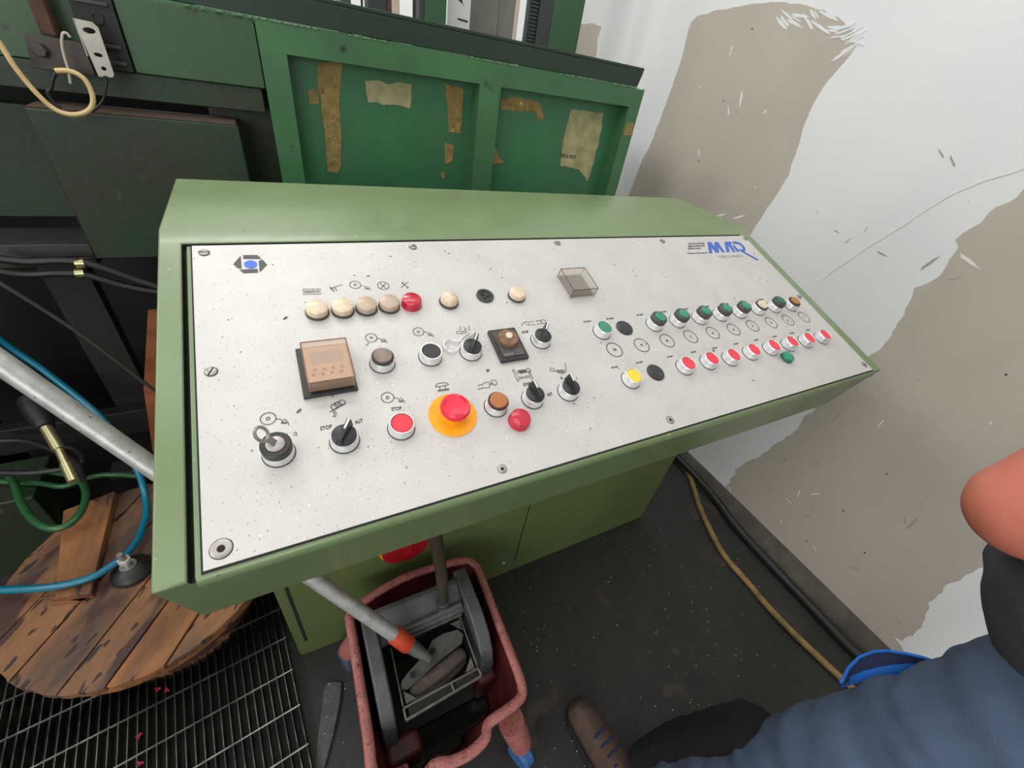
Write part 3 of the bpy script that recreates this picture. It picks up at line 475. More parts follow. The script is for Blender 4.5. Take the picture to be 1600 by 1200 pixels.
# ------------------------------------------------------------------ control console
TH = 0.3148471558793357
P0 = Vector((0, 0, 1.0))
PM = Matrix.Translation(P0) @ Matrix.Rotation(TH, 4, 'X')
def pp(u, v, n): return PM @ Vector((u, v, n))
PW, PH = 1.128, 0.4206
con = thing('control_console', 'green steel machine control console with sloped aluminium button panel', 'control console', (0.57, 0.45, 0))
CW = W(con); CI = CW.inverted()
PL = CI @ PM                                                       # panel matrix relative to the console

x0, x1, x2, x3 = -0.0391, -0.0135, 1.140, 1.180
d0 = 0.0108
F = pp(0, -0.0024, -d0); G = pp(0, -0.0024, -0.020); Ii = pp(0, 0.438, -d0); J = pp(0, 0.438, -0.020); B = pp(0, 0.4687, -d0)
T = B + Vector((0, 0.2369 * cos(0.0231), 0.2369 * sin(0.0231)))
S = F + Vector((0, 0.1397 * cos(-1.2664), 0.1397 * sin(-1.2664)))
U = Vector((0, T.y, S.z)); 
def at(x, p): return (x, p.y, p.z)
mb = MB()
names = ['F', 'G', 'S', 'U', 'T', 'B', 'I', 'J']; pts = dict(F=F, G=G, S=S, U=U, T=T, B=B, I=Ii, J=J)
vid = {}; vs = []
for xi, x in enumerate((x0, x1, x2, x3)):
    for nme in names: vid[(nme, xi)] = len(vs); vs.append(at(x, pts[nme]))
fs = []; mi = []
def q(a, b, i, j, m=0): fs.append((vid[(a, i)], vid[(b, i)], vid[(b, j)], vid[(a, j)])); mi.append(m)
for i, j in ((0, 1), (2, 3)):
    for a, b in (('F', 'I'), ('I', 'B'), ('B', 'T'), ('T', 'U'), ('U', 'S'), ('S', 'G'), ('G', 'F')): q(a, b, i, j)
for a, b in (('I', 'B'), ('B', 'T'), ('T', 'U'), ('U', 'S'), ('S', 'G')): q(a, b, 1, 2)
q('I', 'J', 1, 2, 1); q('J', 'G', 1, 2, 1)  # recess floor and walls black: shade of the lid gap painted in
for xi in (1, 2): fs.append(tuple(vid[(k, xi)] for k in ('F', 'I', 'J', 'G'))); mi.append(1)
for xi in (0, 3): fs.append(tuple(vid[(k, xi)] for k in ('F', 'I', 'B', 'T', 'U', 'S', 'G'))); mi.append(0)
mb.v = vs; mb.f = fs; mb.mi = mi
mb.build('desk_housing', [M_green, M_seal_shade], con, wm=CW, bevel=0.0022, seg=2)

# cabinet below
cy = 0.3155; cx0, cx1 = -0.045, 1.222
mb = MB()
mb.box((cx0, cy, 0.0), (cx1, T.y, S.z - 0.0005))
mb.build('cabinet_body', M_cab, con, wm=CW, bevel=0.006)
for k, (a, b) in enumerate(((-0.014, 0.6125), (0.6165, 1.188))):
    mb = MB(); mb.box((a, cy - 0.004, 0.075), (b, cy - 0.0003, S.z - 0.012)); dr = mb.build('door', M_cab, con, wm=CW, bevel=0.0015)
    if k == 0:
        mb = MB(); mb.box((-0.0225, cy - 0.0008, 0.085), (-0.0145, cy - 0.0002, S.z - 0.02)); mb.build('door_gap', M_seal_shade, con, wm=CW)
    else:
        mb = MB(); mb.box((0.6126, cy - 0.0008, 0.066), (0.6164, cy - 0.0002, S.z - 0.02)); mb.build('door_gap', M_seal_shade, con, wm=CW)
        mb = MB(); mb.box((1.1885, cy - 0.0008, 0.066), (1.191, cy - 0.0002, S.z - 0.02)); mb.build('door_gap', M_seal_shade, con, wm=CW)
mb = MB(); mb.lathe([(0.006, 0), (0.006, 0.002), (0.004, 0.0035)], 14, M=Matrix.Translation((0.572, cy - 0.004, 0.088)) @ Matrix.Rotation(pi/2, 4, 'X'))
lab(mb.build('screw', M_chrome, con, wm=CW), 'bright round door screw near the centre gap')
# main switch on the left door: red handle on a yellow disc
SW = Matrix.Translation((0.249, cy - 0.004, 0.397)) @ Matrix.Rotation(pi/2, 4, 'X')
mb = MB(); mb.lathe([(0.063, 0), (0.063, 0.003), (0.061, 0.004)], 36, M=SW); ms = mb.build('main_switch', M_orange, con, wm=CW)
lab(ms, 'red rotary main switch on a yellow disc')
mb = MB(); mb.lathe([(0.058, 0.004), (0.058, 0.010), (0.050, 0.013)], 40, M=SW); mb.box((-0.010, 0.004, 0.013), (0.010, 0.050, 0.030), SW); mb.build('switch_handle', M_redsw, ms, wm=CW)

# hinged lid and plate
mb = MB()
lid = []
prof = [(-0.0085, -0.0165), (-0.0092, -0.010), (-0.0075, -0.005), (-0.004, -0.0018), (0.0, -0.0015), (PH, -0.0015), (PH + 0.002, -0.003), (PH + 0.002, -0.0165)]
a = [pp(-0.0062, v, n) for v, n in prof]; b = [pp(PW + 0.005, v, n) for v, n in prof]
mb.prism(a, b)
mb.build('lid', M_green, con, wm=CW, bevel=0.0012)
mb = MB(); mb.box((-0.0016, -0.0022, -0.0016), (PW + 0.0012, PH + 0.001, -0.0008))
mb.build('plate_seal', M_seal_shade, con, M=PL)
mb = MB(); mb.box((0, 0, -0.0008), (PW, PH, 0.0)); plate = mb.build('control_plate', M_plate, con, M=PL, bevel=0.0004, seg=1)

def text_mesh(word, size, name, m, parent, M, ex=0.0002, sx=1.0, outline=False):
    c = bpy.data.curves.new(name, 'FONT'); c.body = word; c.size = size; c.extrude = ex; c.space_character = 1.05
    c.resolution_u = 3; c.offset = size * 0.012
    t = bpy.data.objects.new(name, c)
    me = bpy.data.meshes.new_from_object(t)
    bpy.data.objects.remove(t); bpy.data.curves.remove(c)
    me.name = name; me.materials.append(m)
    o = bpy.data.objects.new(name, me); COL.objects.link(o); o.parent = parent
    o.matrix_local = M @ Matrix.Diagonal((sx, 1, 1, 1))
    return o
def plate_text(word, a, b, m=M_print, name='printed_word', size=None, bold=True):
    a = Vector((a[0], a[1])); b = Vector((b[0], b[1])); d = b - a
    h = size or 0.0072
    o = text_mesh(word, h / 0.70, name, m, plate, Matrix.Translation((a.x, a.y, 0.0003)))
    w = o.dimensions.x if o.dimensions.x else max(v.co.x for v in o.data.vertices)
    w = max(v.co.x for v in o.data.vertices)
    o.matrix_local = Matrix.Translation((a.x, a.y, 0.0003)) @ Matrix.Rotation(math.atan2(d.y, d.x), 4, 'Z') @ Matrix.Diagonal((d.length / w, 1, 1, 1))
    return o
LW = 0.00075
def circ(mb, c, r, w=LW, n=28): mb.strip([(c[0] + r * cos(2*pi*i/n), c[1] + r * sin(2*pi*i/n)) for i in range(n)], w, closed=True)
def disc(mb, c, r, n=14): mb.slabz([(c[0] + r * cos(2*pi*i/n), c[1] + r * sin(2*pi*i/n)) for i in range(n)], 0.0002, 0.0006)
def print_obj(mb, label=None, m=M_print):
    o = mb.build('printed_symbol', m, plate, smooth=0, solid=False)
    if label: lab(o, label)
    return o
for k, v in D['pic'].items():
    mb = MB()
    for line in v: mb.strip(line, LW)
    if k == 'lamp_box':
        for c in D['smallc']: circ(mb, c, 0.0017, 0.0008, 12)
    if k == 'cross_b': circ(mb, D['bigc'][0], 0.0078)
    if k == 'roller':
        for c in D['rollc']: circ(mb, c, 0.0036, LW, 16)
    if k == 'hand': circ(mb, D['ballc'][0], 0.0042, LW, 16)
    if k == 'tank':
        circ(mb, D['ballc'][2], 0.0034, LW, 14)
        for t in (0.25, 0.45, 0.65, 0.85): 
            p = Vector(v[2][0]).lerp(Vector(v[2][-1]), t); circ(mb, (p.x, p.y), 0.0024, LW, 10)
    if k == 'belt': circ(mb, D['ballc'][4], 0.0042, LW, 16)
    if k == 'hook':
        circ(mb, D['ballc'][6], 0.0032, LW, 14)
        for t in (0.2, 0.45, 0.7): 
            p = Vector(v[1][0]).lerp(Vector(v[1][1]), t); circ(mb, (p.x, p.y - 0.0015), 0.0018, LW, 10)
    print_obj(mb, {'lamp_box': 'printed box with four small rings', 'clamp': 'printed clamp symbol', 'cross_b': 'printed ring with a cross', 'cross_c': 'printed crossed arrows', 'roller': 'printed rollers on a beam', 'mushroom': 'printed mushroom button symbol', 'hand': 'printed hand with ball', 'tank': 'printed trough symbol', 'hook': 'printed hook symbol', 'belt': 'printed belt symbol', 'gear': 'printed machine symbol'}[k])
for c, e, t in D['saws']:
    mb = MB(); c = Vector(c); e = Vector(e); t = Vector(t); r = (e - c).length; circ(mb, c, r); circ(mb, c, r * 0.24, LW, 12)
    ax = t - e
    def al(s, h): 
        pz = e.lerp(t, s); nrm = Vector((-ax.y, ax.x)).normalized(); return (pz.x + nrm.x * h * r, pz.y + nrm.y * h * r)
    mb.strip([al(0, 0), al(0.3, 0.25), al(0.42, 0.05), al(0.5, 0.5), al(0.7, 0.42), al(0.74, 0.0), al(0.6, -0.25), al(0.5, 0.1)], LW)
    mb.strip([al(0.45, -0.3), al(0.72, 0.1), al(0.85, 0.25), al(1.0, -0.1)], LW)
    print_obj(mb, 'printed saw disc symbol')
for w_, (a, b) in D['txt']: plate_text(w_, a, b, size=0.0046 if len(w_) > 2 else 0.0044)
for k, c in enumerate(D['circ']):
    mb = MB(); circ(mb, c, 0.0138, 0.0011, 36); print_obj(mb, 'printed ring with the number %d' % (10 - k))
    s = str(10 - k); hw = 0.0018 * len(s)
    plate_text(s, (c[0] - hw, c[1] - 0.0024), (c[0] + hw, c[1] - 0.0024), name='printed_number', size=0.0048)
mb = MB()
for poly in D['logo_g']: mb.slabz(poly, 0.0002, 0.0006)
print_obj(mb, 'dark grey hexagon emblem', M_printg)
mb = MB(); disc(mb, D['logo_c'][0], (Vector(D['logo_c'][1]) - Vector(D['logo_c'][2])).length / 2, 28); print_obj(mb, 'blue dot of the hexagon emblem', M_bluel)
for poly in D['mair']:
    o = fill(poly, lambda p: Vector((p[0], p[1], 0.0002)), 'printed_letter', M_blue, plate, 0.0004, (0, 0, 1)); lab(o, 'blue slanted logo letter stroke')
tx = D['mair_txt']
for w_, y_ in (('APPLICAZIONI', 0), ('MECCANICHE', 1), ('SPECIALI', 2)):
    p = Vector(tx[0]).lerp(Vector(tx[3]), y_ / 2.0)
    L_ = (Vector(tx[1]) - Vector(tx[0])).length * (1.0, 1.0, 0.75)[y_]
    plate_text(w_, p, (p.x + L_, p.y), M_printg, size=0.0050)
plate_text('Thiene (Vicenza)', tx[4], (tx[5][0], tx[4][1]), M_printg, size=0.0046)
plate_text('TECHNO', tx[6], (tx[7][0], tx[6][1]), M_fade, size=0.0075)

# plate screws: countersunk hex sockets along the bottom, slotted along the top and left
mb = MB(); mb.lathe([(0.0115, 0.0002), (0.0115, 0.0009), (0.0108, 0.0013), (0.0045, 0.0013)], 30, open_=True)
mb.lathe([(0.0045, 0.0013), (0.0043, -0.0002), (0.0005, -0.0004)], 6, open_=True); mb.cur = 1
mb.lathe([(0.0124, 0.0001), (0.0124, 0.0004), (0.0115, 0.0004)], 30, open_=True); mb.lathe([(0.0042, 0.0002), (0.0001, 0.0003)], 6, open_=True)
hexs = None
def T3(u, v, n=0.0): return Matrix.Translation((u, v, n))
for u, v, s in ((0.0138, 0.0148, 0.74), (0.2906, 0.0142, 0.46), (0.5654, 0.0155, 0.54), (1.1165, 0.0148, 0.55)):
    M_ = T3(u, v) @ Matrix.Scale(s, 4)
    if hexs is None: hexs = mb.build('hex_socket_screw', [M_steel, M_seal_shade], plate, M=M_, solid=False)
    else: inst(hexs, 'hex_socket_screw', plate, M_)
mb = MB(); mb.lathe([(0.0058, 0.0002), (0.0058, 0.0010), (0.005, 0.0016), (0.0001, 0.0017)], 22, open_=True); mb.cur = 1
mb.box((-0.0056, -0.0008, 0.0010), (0.0056, 0.0008, 0.00185)); mb.lathe([(0.0065, 0.0001), (0.0065, 0.0004), (0.0058, 0.0004)], 22, open_=True)
slot = None
for u, v, a in ((0.0132, 0.406, 0.0), (0.0136, 0.2107, 1.1), (0.2896, 0.4075, 0.3), (0.5666, 0.4086, 0.2), (0.8386, 0.4069, -0.3), (1.1230, 0.409, 0.1), (1.1165, 0.2085, 0.4)):
    M_ = T3(u, v) @ Matrix.Rotation(a, 4, 'Z')
    if slot is None: slot = mb.build('slotted_screw', [M_steel, M_print], plate, M=M_, solid=False)
    else: inst(slot, 'slotted_screw', plate, M_)

# push buttons etc. are parts of the console: the bezel is the part, cap and lens its sub-parts
def PT(u, v): return PL @ T3(u, v)
SH = {}
def shape(key, fn, m, name):
    """first call builds; later calls reuse the mesh"""
    return SH.setdefault(key, {})
def part(key, name, mbf, m, parent, M, smooth=40):
    if key in SH: return inst(SH[key], name, parent, M)
    o = mbf().build(name, m, parent, M=M, smooth=smooth); SH[key] = o; return o
I4 = Matrix.Identity(4)
R29 = 0.0148
def bezel(h=0.0135, r=R29, bore=0.0122):
    return lambda: MB().lathe([(r + 0.0004, 0.0), (r, 0.0012), (r, h - 0.0016), (r - 0.0012, h), (bore + 0.0004, h), (bore, h - 0.0008), (bore, h - 0.006), (0.0001, h - 0.006)], 36, open_=True)
def flatcap(h0, h1, r=0.0118): return lambda: MB().lathe([(r, h0), (r, h1 - 0.001), (r - 0.001, h1), (0.0001, h1)], 32, open_=True)
def ring_base(r=0.0158): return lambda: MB().lathe([(r, 0.0), (r, 0.0007), (0.0149, 0.0007)], 32, open_=True)
def flush_button(u, v, m, label, hb=0.0135, key=''):
    o = part('bezel', 'push_button', bezel(hb), M_chrome, con, PT(u, v)); lab(o, label)
    c = part('cap' + m.name, 'button_cap', flatcap(hb - 0.006, hb - 0.0004), m, o, I4)
    part('rb', 'gasket', ring_base(), M_print, o, I4)
    return o
def guard_button(u, v, m, label, full=False):
    """chrome bezel, dark collar standing above it, coloured lens"""
    o = part('bezelg', 'illuminated_push_button', bezel(0.0125), M_chrome, con, PT(u, v)); lab(o, label)
    if not full:
        part('collar', 'collar', lambda: MB().lathe([(0.0140, 0.0126), (0.0140, 0.0198), (0.0128, 0.0212), (0.0100, 0.0214), (0.0098, 0.0185), (0.0001, 0.0185)], 34, open_=True), M_dark, o, I4)
        part('lensg' + m.name, 'lens', lambda: MB().lathe([(0.0098, 0.0186), (0.0098, 0.0222), (0.0086, 0.0230), (0.0001, 0.0232)], 30, open_=True), m, o, I4)
    part('rb', 'gasket', ring_base(), M_print, o, I4)
    return o
def lamp(u, v, m, label, dome=False, ringm=None):
    o = part('lampring' + (ringm or M_dark).name, 'indicator_lamp', lambda: MB().lathe([(0.0146, 0.0), (0.0146, 0.0024), (0.0138, 0.0036), (0.0128, 0.0038), (0.0128, 0.0020), (0.0001, 0.0020)], 34, open_=True), ringm or M_dark, con, PT(u, v)); lab(o, label)
    if dome: prof = [(0.0128, 0.002), (0.0130, 0.007), (0.0118, 0.0112), (0.0082, 0.0146), (0.0001, 0.0165)]
    else: prof = [(0.0134, 0.002), (0.0135, 0.0096), (0.0130, 0.0108), (0.0122, 0.0113), (0.0001, 0.0113)]
    part('lens%s%s' % (m.name, dome), 'lens', lambda: MB().lathe(prof, 34, open_=True), m, o, I4)
    return o
V1 = 0.2838
lamp(0.1314, V1 + .0005, M_cream, 'yellowed white indicator lamp, leftmost of the top row')
lamp(0.1614 + .001, V1, M_cream, 'yellowed white indicator lamp with dark stains')
lamp(0.1926, V1, M_cream2, 'beige indicator lamp')
lamp(0.2233, V1 + .0005, M_cream2, 'beige indicator lamp next to the red one')
lamp(0.2548, V1 + .001, M_redlens, 'red indicator lamp in the top row', ringm=M_redlens)
lamp(0.3101, V1 - .0015, M_cream, 'domed yellowed indicator lamp', dome=True)
lamp(0.4242, V1 - .0015, M_cream, 'yellowed indicator lamp right of the empty socket')
# empty lamp socket
o = MB().lathe([(0.0138, 0), (0.0138, 0.0028), (0.0124, 0.0036), (0.0100, 0.0032), (0.0092, 0.0008), (0.0001, 0.0006)], 32, open_=True).build('lamp_socket', M_shelf, con, M=PT(0.3711, 0.2885)); lab(o, 'empty grey lamp socket without lens')
mb = MB()
for k in range(3): mb.lathe([(0.0026, 0.0008), (0.0026, 0.0026), (0.0012, 0.003)], 10, (0.0048 * cos(k * 2.09), 0.0048 * sin(k * 2.09), 0))
mb.build('contact', M_black, o)
# row of key switch, selectors, buttons
V3 = 0.0947
flush_button(0.1924, V3 - .0005, M_red, 'red flush stop push button left of the emergency stop')
flush_button(0.2545, 0.1885, M_black, 'black flush push button in the middle row')
def guard_old(u, v, m, label, h=0.0185, r=0.0115):
    o = part('bezelg', 'illuminated_push_button', bezel(0.0125), M_chrome, con, PT(u, v)); lab(o, label)
    part('collar2', 'collar', lambda: MB().lathe([(0.0134, 0.0126), (0.0134, 0.0150), (0.0120, 0.0152), (0.0118, 0.0140), (0.0001, 0.0140)], 34, open_=True), M_black, o, I4)
    part('lenso' + m.name, 'lens', lambda: MB().lathe([(r, 0.0140), (r, h - 0.001), (r - 0.001, h), (0.0001, h + 0.0002)], 30, open_=True), m, o, I4)
    part('rb', 'gasket', ring_base(), M_print, o, I4)
    return o
guard_old(0.1925, 0.189, M_brownlens, 'dirty brown illuminated push button in the middle row')
guard_old(0.314, 0.0960, M_amber, 'amber brown illuminated push button right of the emergency stop')
# plain red lens lamp
lamp(0.336, 0.0685, M_redlens, 'dark red lens lamp below the amber button', ringm=M_redlens)
def selector(u, v, ang, label, dirty=False):
    o = part('bezelg', 'selector_switch', bezel(0.0125), M_chrome, con, PT(u, v)); lab(o, label)
    part('seldisc', 'knob_disc', lambda: MB().lathe([(0.0128, 0.0126), (0.0128, 0.0142), (0.0118, 0.0150), (0.0001, 0.0152)], 34, open_=True), M_black, o, I4)
    Rz = Matrix.Rotation(ang, 4, 'Z')
    def gr():
        m_ = MB()
        m_.prism([(-0.0132, -0.0034, 0.0150), (0.0142, -0.0034, 0.0150), (0.0142, 0.0034, 0.0150), (-0.0132, 0.0034, 0.0150)],
                 [(-0.0100, -0.0020, 0.0225), (0.0126, -0.0020, 0.0285), (0.0126, 0.0020, 0.0285), (-0.0100, 0.0020, 0.0225)]); return m_
    g = part('selgrip', 'knob_grip', gr, M_black, o, Rz)
    part('selmark', 'white_pointer', lambda: MB().prism([(0.0018, -0.0010, 0.02555), (0.0126, -0.0010, 0.0284), (0.0126, 0.0010, 0.0284), (0.0018, 0.0010, 0.02555)], [(0.0018, -0.0010, 0.0262), (0.0128, -0.0010, 0.0291), (0.0128, 0.0010, 0.0291), (0.0018, 0.0010, 0.0262)]), M_wall, o, Rz)
    part('rb', 'gasket', ring_base(), M_print, o, I4)
    return o
selector(0.1306, V3 - .001, 0.95, 'black selector switch between STOP and AUT at left')
selector(0.3684, V3 + .001, 1.75, 'black selector switch below the trough symbol')
selector(0.4257, V3 + .0005, 1.75, 'black selector switch rightmost of the lower row')
selector(0.3115, 0.1868, 0.95, 'black selector switch beside the wire clip')
selector(0.425, 0.1890, 0.95, 'black selector switch right of the rotary dial')
# key switch
o = part('bezelg', 'key_switch', bezel(0.0125), M_chrome, con, PT(0.0674, V3 + .0005)); lab(o, 'key switch with a metal key at bottom left')
MB().lathe([(0.0142, 0.008), (0.0142, 0.0142), (0.0135, 0.0150), (0.0142, 0.0158), (0.0142, 0.0205), (0.0130, 0.0216), (0.0088, 0.0216), (0.0088, 0.0200), (0.0001, 0.0200)], 36, open_=True).build('black_collar', M_black, o)
MB().lathe([(0.0086, 0.0198), (0.0086, 0.0226), (0.0078, 0.0232), (0.0001, 0.0232)], 28, open_=True).build('lock_barrel', M_steel, o)
mb = MB(); KR = Matrix.Rotation(2.2, 4, 'Z') @ Matrix.Rotation(radians(-24), 4, 'Y')
KR = T3(0.0, 0.0, 0.0225) @ Matrix.Rotation(radians(62), 4, 'Z') @ Matrix.Rotation(radians(-32), 4, 'X')
mb.box((-0.0034, -0.0010, 0.0), (0.0034, 0.0010, 0.012), KR)
mb.tube([KR @ Vector((0.0062 * sin(t), 0, 0.0185 - 0.0082 * cos(t))) for t in [2*pi*i/20 for i in range(21)]], 0.0017, 8)
mb.build('key', M_steel, o)
MB().lathe([(0.0158, 0.0), (0.0158, 0.0007), (0.0149, 0.0007)], 32, open_=True).build('gasket', M_print, o)
# emergency stop
es = MB().lathe([(0.0300, 0.0), (0.0300, 0.0010), (0.0296, 0.0014), (0.0001, 0.0014)], 56, open_=True).build('emergency_stop', M_orange, con, M=PT(0.2564, 0.0972)); lab(es, 'red mushroom emergency stop button on a yellow disc')
MB().lathe([(0.0148, 0.0014), (0.0148, 0.004), (0.0135, 0.005), (0.0001, 0.005)], 36, open_=True).build('yellow_collar', M_orange, es)
MB().lathe([(0.0118, 0.0048), (0.0118, 0.0110), (0.0150, 0.0128), (0.0178, 0.0150), (0.0184, 0.0178), (0.0180, 0.0206), (0.0160, 0.0226), (0.0135, 0.0222), (0.0001, 0.0218)], 48, open_=True).build('mushroom_head', M_redb, es)
mb = MB()
for k in range(3):
    a0 = radians(-90 + 120 * k); pts = [(0.0146 * cos(a0 + t), 0.0146 * sin(a0 + t)) for t in [(-0.38 + 0.76 * i / 8) for i in range(9)]]
    mb.strip(pts, 0.0008, 0.0226, 0.0232); mb.strip([(p[0] * 0.86, p[1] * 0.86) for p in pts], 0.0006, 0.0224, 0.0229)
    mb.strip([pts[0], (pts[0][0] * 0.86, pts[0][1] * 0.86)], 0.0006, 0.0226, 0.0231)
mb.build('engraved_arrow', M_redlens, es, smooth=0, solid=False)
# start row
US = [0.5415, 0.5893, 0.6565, 0.7130, 0.7705, 0.8285, 0.8850, 0.9405, 0.9985, 1.0530]
flush_button(US[0], 0.1890, M_greencap, 'flush green start push button, leftmost of the start row')
def blank(u, v, label):
    o = part('blank', 'blanking_plug', lambda: MB().lathe([(0.0152, 0), (0.0152, 0.0016), (0.0142, 0.0024), (0.0001, 0.0026)], 34, open_=True), M_black, con, PT(u, v)); lab(o, label); return o
blank(US[1] + .0015, 0.1905, 'round black blanking plug in the start row')
for k in range(2, 7): guard_button(US[k], 0.1885, M_greenlit, 'green lens start button with dark collar')
def bare(u, v, m, label):
    o = part('bezelg', 'illuminated_push_button', bezel(0.0125), M_chrome, con, PT(u, v)); lab(o, label)
    part('collar3', 'collar', lambda: MB().lathe([(0.0132, 0.0126), (0.0132, 0.0150), (0.0118, 0.0156), (0.0110, 0.0140), (0.0001, 0.0140)], 34, open_=True), M_black, o, I4)
    part('bulb' + m.name, 'lens', lambda: MB().lathe([(0.0104, 0.014), (0.0104, 0.0170), (0.0094, 0.0182), (0.0001, 0.0186)], 28, open_=True), m, o, I4)
    part('rb', 'gasket', ring_base(), M_print, o, I4)
bare(US[7] + .003, 0.1890, M_cream, 'cream lens start button without collar')
o = guard_button(US[8], 0.1890, M_greendk, 'dusty dark green start button')
bare(US[9] + .001, 0.1870, M_amber, 'orange lens start button, rightmost of the start row')
# stop row
UR = [0.5395, 0.5900, 0.6570, 0.7140, 0.7680, 0.8265, 0.8855, 0.9430, 1.0000, 1.0565]
flush_button(UR[0], V3 - .0022, M_yellow, 'yellow push button, leftmost of the stop row')
blank(UR[1] + .004, V3 + .0015, 'round black blanking plug in the stop row')
for k in range(2, 10): flush_button(UR[k], V3 - (.0002 if k not in (4,) else .0025), M_red, 'flush red stop push button in the right hand row')
# tiny START / STOP words over the buttons
for k in range(10):
    plate_text('START', (US[k] - 0.022, 0.2130), (US[k] - 0.006, 0.2130), M_print, size=0.0029)
    plate_text('STOP', (UR[k] - 0.020, 0.1185), (UR[k] - 0.007, 0.1185), M_print, size=0.0029)
# green lens below the red row
o = MB().lathe([(0.0122, 0), (0.0122, 0.004), (0.011, 0.005), (0.0001, 0.005)], 30, open_=True).build('indicator_lamp', M_greendk, con, M=PT(0.9085, 0.0690)); lab(o, 'small green indicator lens below the red row')
mb = MB(); mb.lathe([(0.0118, 0.004), (0.0112, 0.008), (0.0070, 0.0098), (0.0001, 0.0104)], 30, open_=True); mb.build('lens', M_greenlit, o)
# timer
def tb(u0, v0, u1, v1, n0, n1, name, m, parent, bevel=0.0008):
    mb = MB(); mb.box((u0, v0, n0), (u1, v1, n1)); return mb.build(name, m, parent, bevel=bevel, M=PL if parent is con else None)
tm = tb(0.0985, 0.1545, 0.1568, 0.2255, 0, 0.0045, 'timer', M_black, con); lab(tm, 'digital timer under a smoked hinged cover on a black frame')
o = tb(0.1062, 0.1655, 0.1535, 0.2150, 0.0045, 0.016, 'timer_face', M_timer, tm)
tb(0.1130, 0.1905, 0.1475, 0.2070, 0.0160, 0.0165, 'display', M_lcd, tm, 0.0002)
tb(0.1068, 0.1600, 0.1530, 0.1650, 0.0045, 0.0150, 'front_ledge', M_black, tm)
mb = MB()
for k in range(4):
    mb.box((0.1135 + 0.0098 * k, 0.1800, 0.016), (0.1165 + 0.0098 * k, 0.1830, 0.0172)); mb.box((0.1110 + 0.0098 * k, 0.1735, 0.016), (0.1140 + 0.0098 * k, 0.1765, 0.0172))
mb.build('timer_key', M_knob, tm)
# smoked cover: five walls
mb = MB(); a0, b0, a1, b1 = 0.1052, 0.1585, 0.1545, 0.2165; t_ = 0.0012; h_ = 0.0250
mb.box((a0, b0, h_ - t_), (a1, b1, h_)); mb.box((a0, b0, 0.007), (a1, b0 + t_, h_)); mb.box((a0, b1 - t_, 0.007), (a1, b1, h_)); mb.box((a0, b0, 0.007), (a0 + t_, b1, h_)); mb.box((a1 - t_, b0, 0.007), (a1, b1, h_))
lab(mb.build('cover', M_smoke, tm, bevel=0.0006), 'smoked brown transparent cover')
mb = MB()
for (p_, q_) in (((a0, b0), (a1, b0)), ((a1, b0), (a1, b1)), ((a1, b1), (a0, b1)), ((a0, b1), (a0, b0))): mb.tube([(p_[0], p_[1], h_), (q_[0], q_[1], h_)], 0.0007, 6)
mb.build('cover_edge', M_knob, tm)
# rotary dial
dl = tb(0.3474, 0.1600, 0.3910, 0.2165, 0, 0.006, 'rotary_dial', M_black, con); lab(dl, 'brown rotary dial on a black square base')
tb(0.3520, 0.1650, 0.3865, 0.2120, 0.006, 0.0075, 'dial_face', M_dark, dl)
mb = MB(); n_ = 48; cc = (0.3690, 0.1935)
prof = [(1.0, 0.0075), (1.0, 0.0140), (0.90, 0.0155)]
vs = []; fs = []
for s_, z_ in prof:
    for i in range(n_): 
        r_ = 0.0152 * s_ * (1.0 if i % 2 else 0.95); vs.append((cc[0] + r_ * cos(2*pi*i/n_), cc[1] + r_ * sin(2*pi*i/n_), z_))
for k in range(2):
    for i in range(n_): fs.append((k*n_+i, k*n_+(i+1) % n_, (k+1)*n_+(i+1) % n_, (k+1)*n_+i))
fs.append(tuple(2*n_+i for i in range(n_))); mb.add(vs, fs); mb.build('knob', M_knob, dl, smooth=25)
MB().lathe([(0.0052, 0.0155), (0.0052, 0.0172), (0.0046, 0.0178), (0.0001, 0.0178)], 22, (cc[0] + .001, cc[1] + .0015, 0), open_=True).build('knob_cap', M_cream, dl)
mb = MB()
for k in range(6): mb.strip([(0.3545 + 0.0026 * k, 0.1680), (0.3545 + 0.0026 * k, 0.1705)], 0.0012, 0.0074, 0.0078)
mb.strip([(0.3545, 0.1672), (0.369, 0.1672)], 0.0005, 0.0074, 0.0078); mb.strip([(0.374, 0.1665), (0.384, 0.1665), (0.384, 0.1720), (0.374, 0.1720)], 0.0006, 0.0074, 0.0078, closed=True)
mb.build('dial_print', M_fade, dl, smooth=0, solid=False)
# clear box cover at top
cb = tb(0.5233, 0.2705, 0.5700, 0.3190, 0, 0.004, 'meter_window', M_dark, con); lab(cb, 'grey instrument window under a clear square cover')
mb = MB(); a0, b0, a1, b1 = 0.5215, 0.2685, 0.5718, 0.3205; h_ = 0.018
for p_, q_ in (((a0, b0, h_ - t_), (a1, b1, h_)), ((a0, b0, 0), (a1, b0 + t_, h_)), ((a0, b1 - t_, 0), (a1, b1, h_)), ((a0, b0, 0), (a0 + t_, b1, h_)), ((a1 - t_, b0, 0), (a1, b1, h_))): mb.box(p_, q_)
lab(mb.build('cover', M_smoke2, cb, bevel=0.0006), 'clear dusty box cover')
mb = MB()
for (p_, q_) in (((a0, b0), (a1, b0)), ((a1, b0), (a1, b1)), ((a1, b1), (a0, b1)), ((a0, b1), (a0, b0))): mb.tube([(p_[0], p_[1], h_), (q_[0], q_[1], h_)], 0.0006, 6)
for (p_) in ((a0, b0), (a1, b0), (a1, b1), (a0, b1)): mb.tube([(p_[0], p_[1], 0), (p_[0], p_[1], h_)], 0.0006, 6)
mb.build('cover_edge', M_dark, cb)
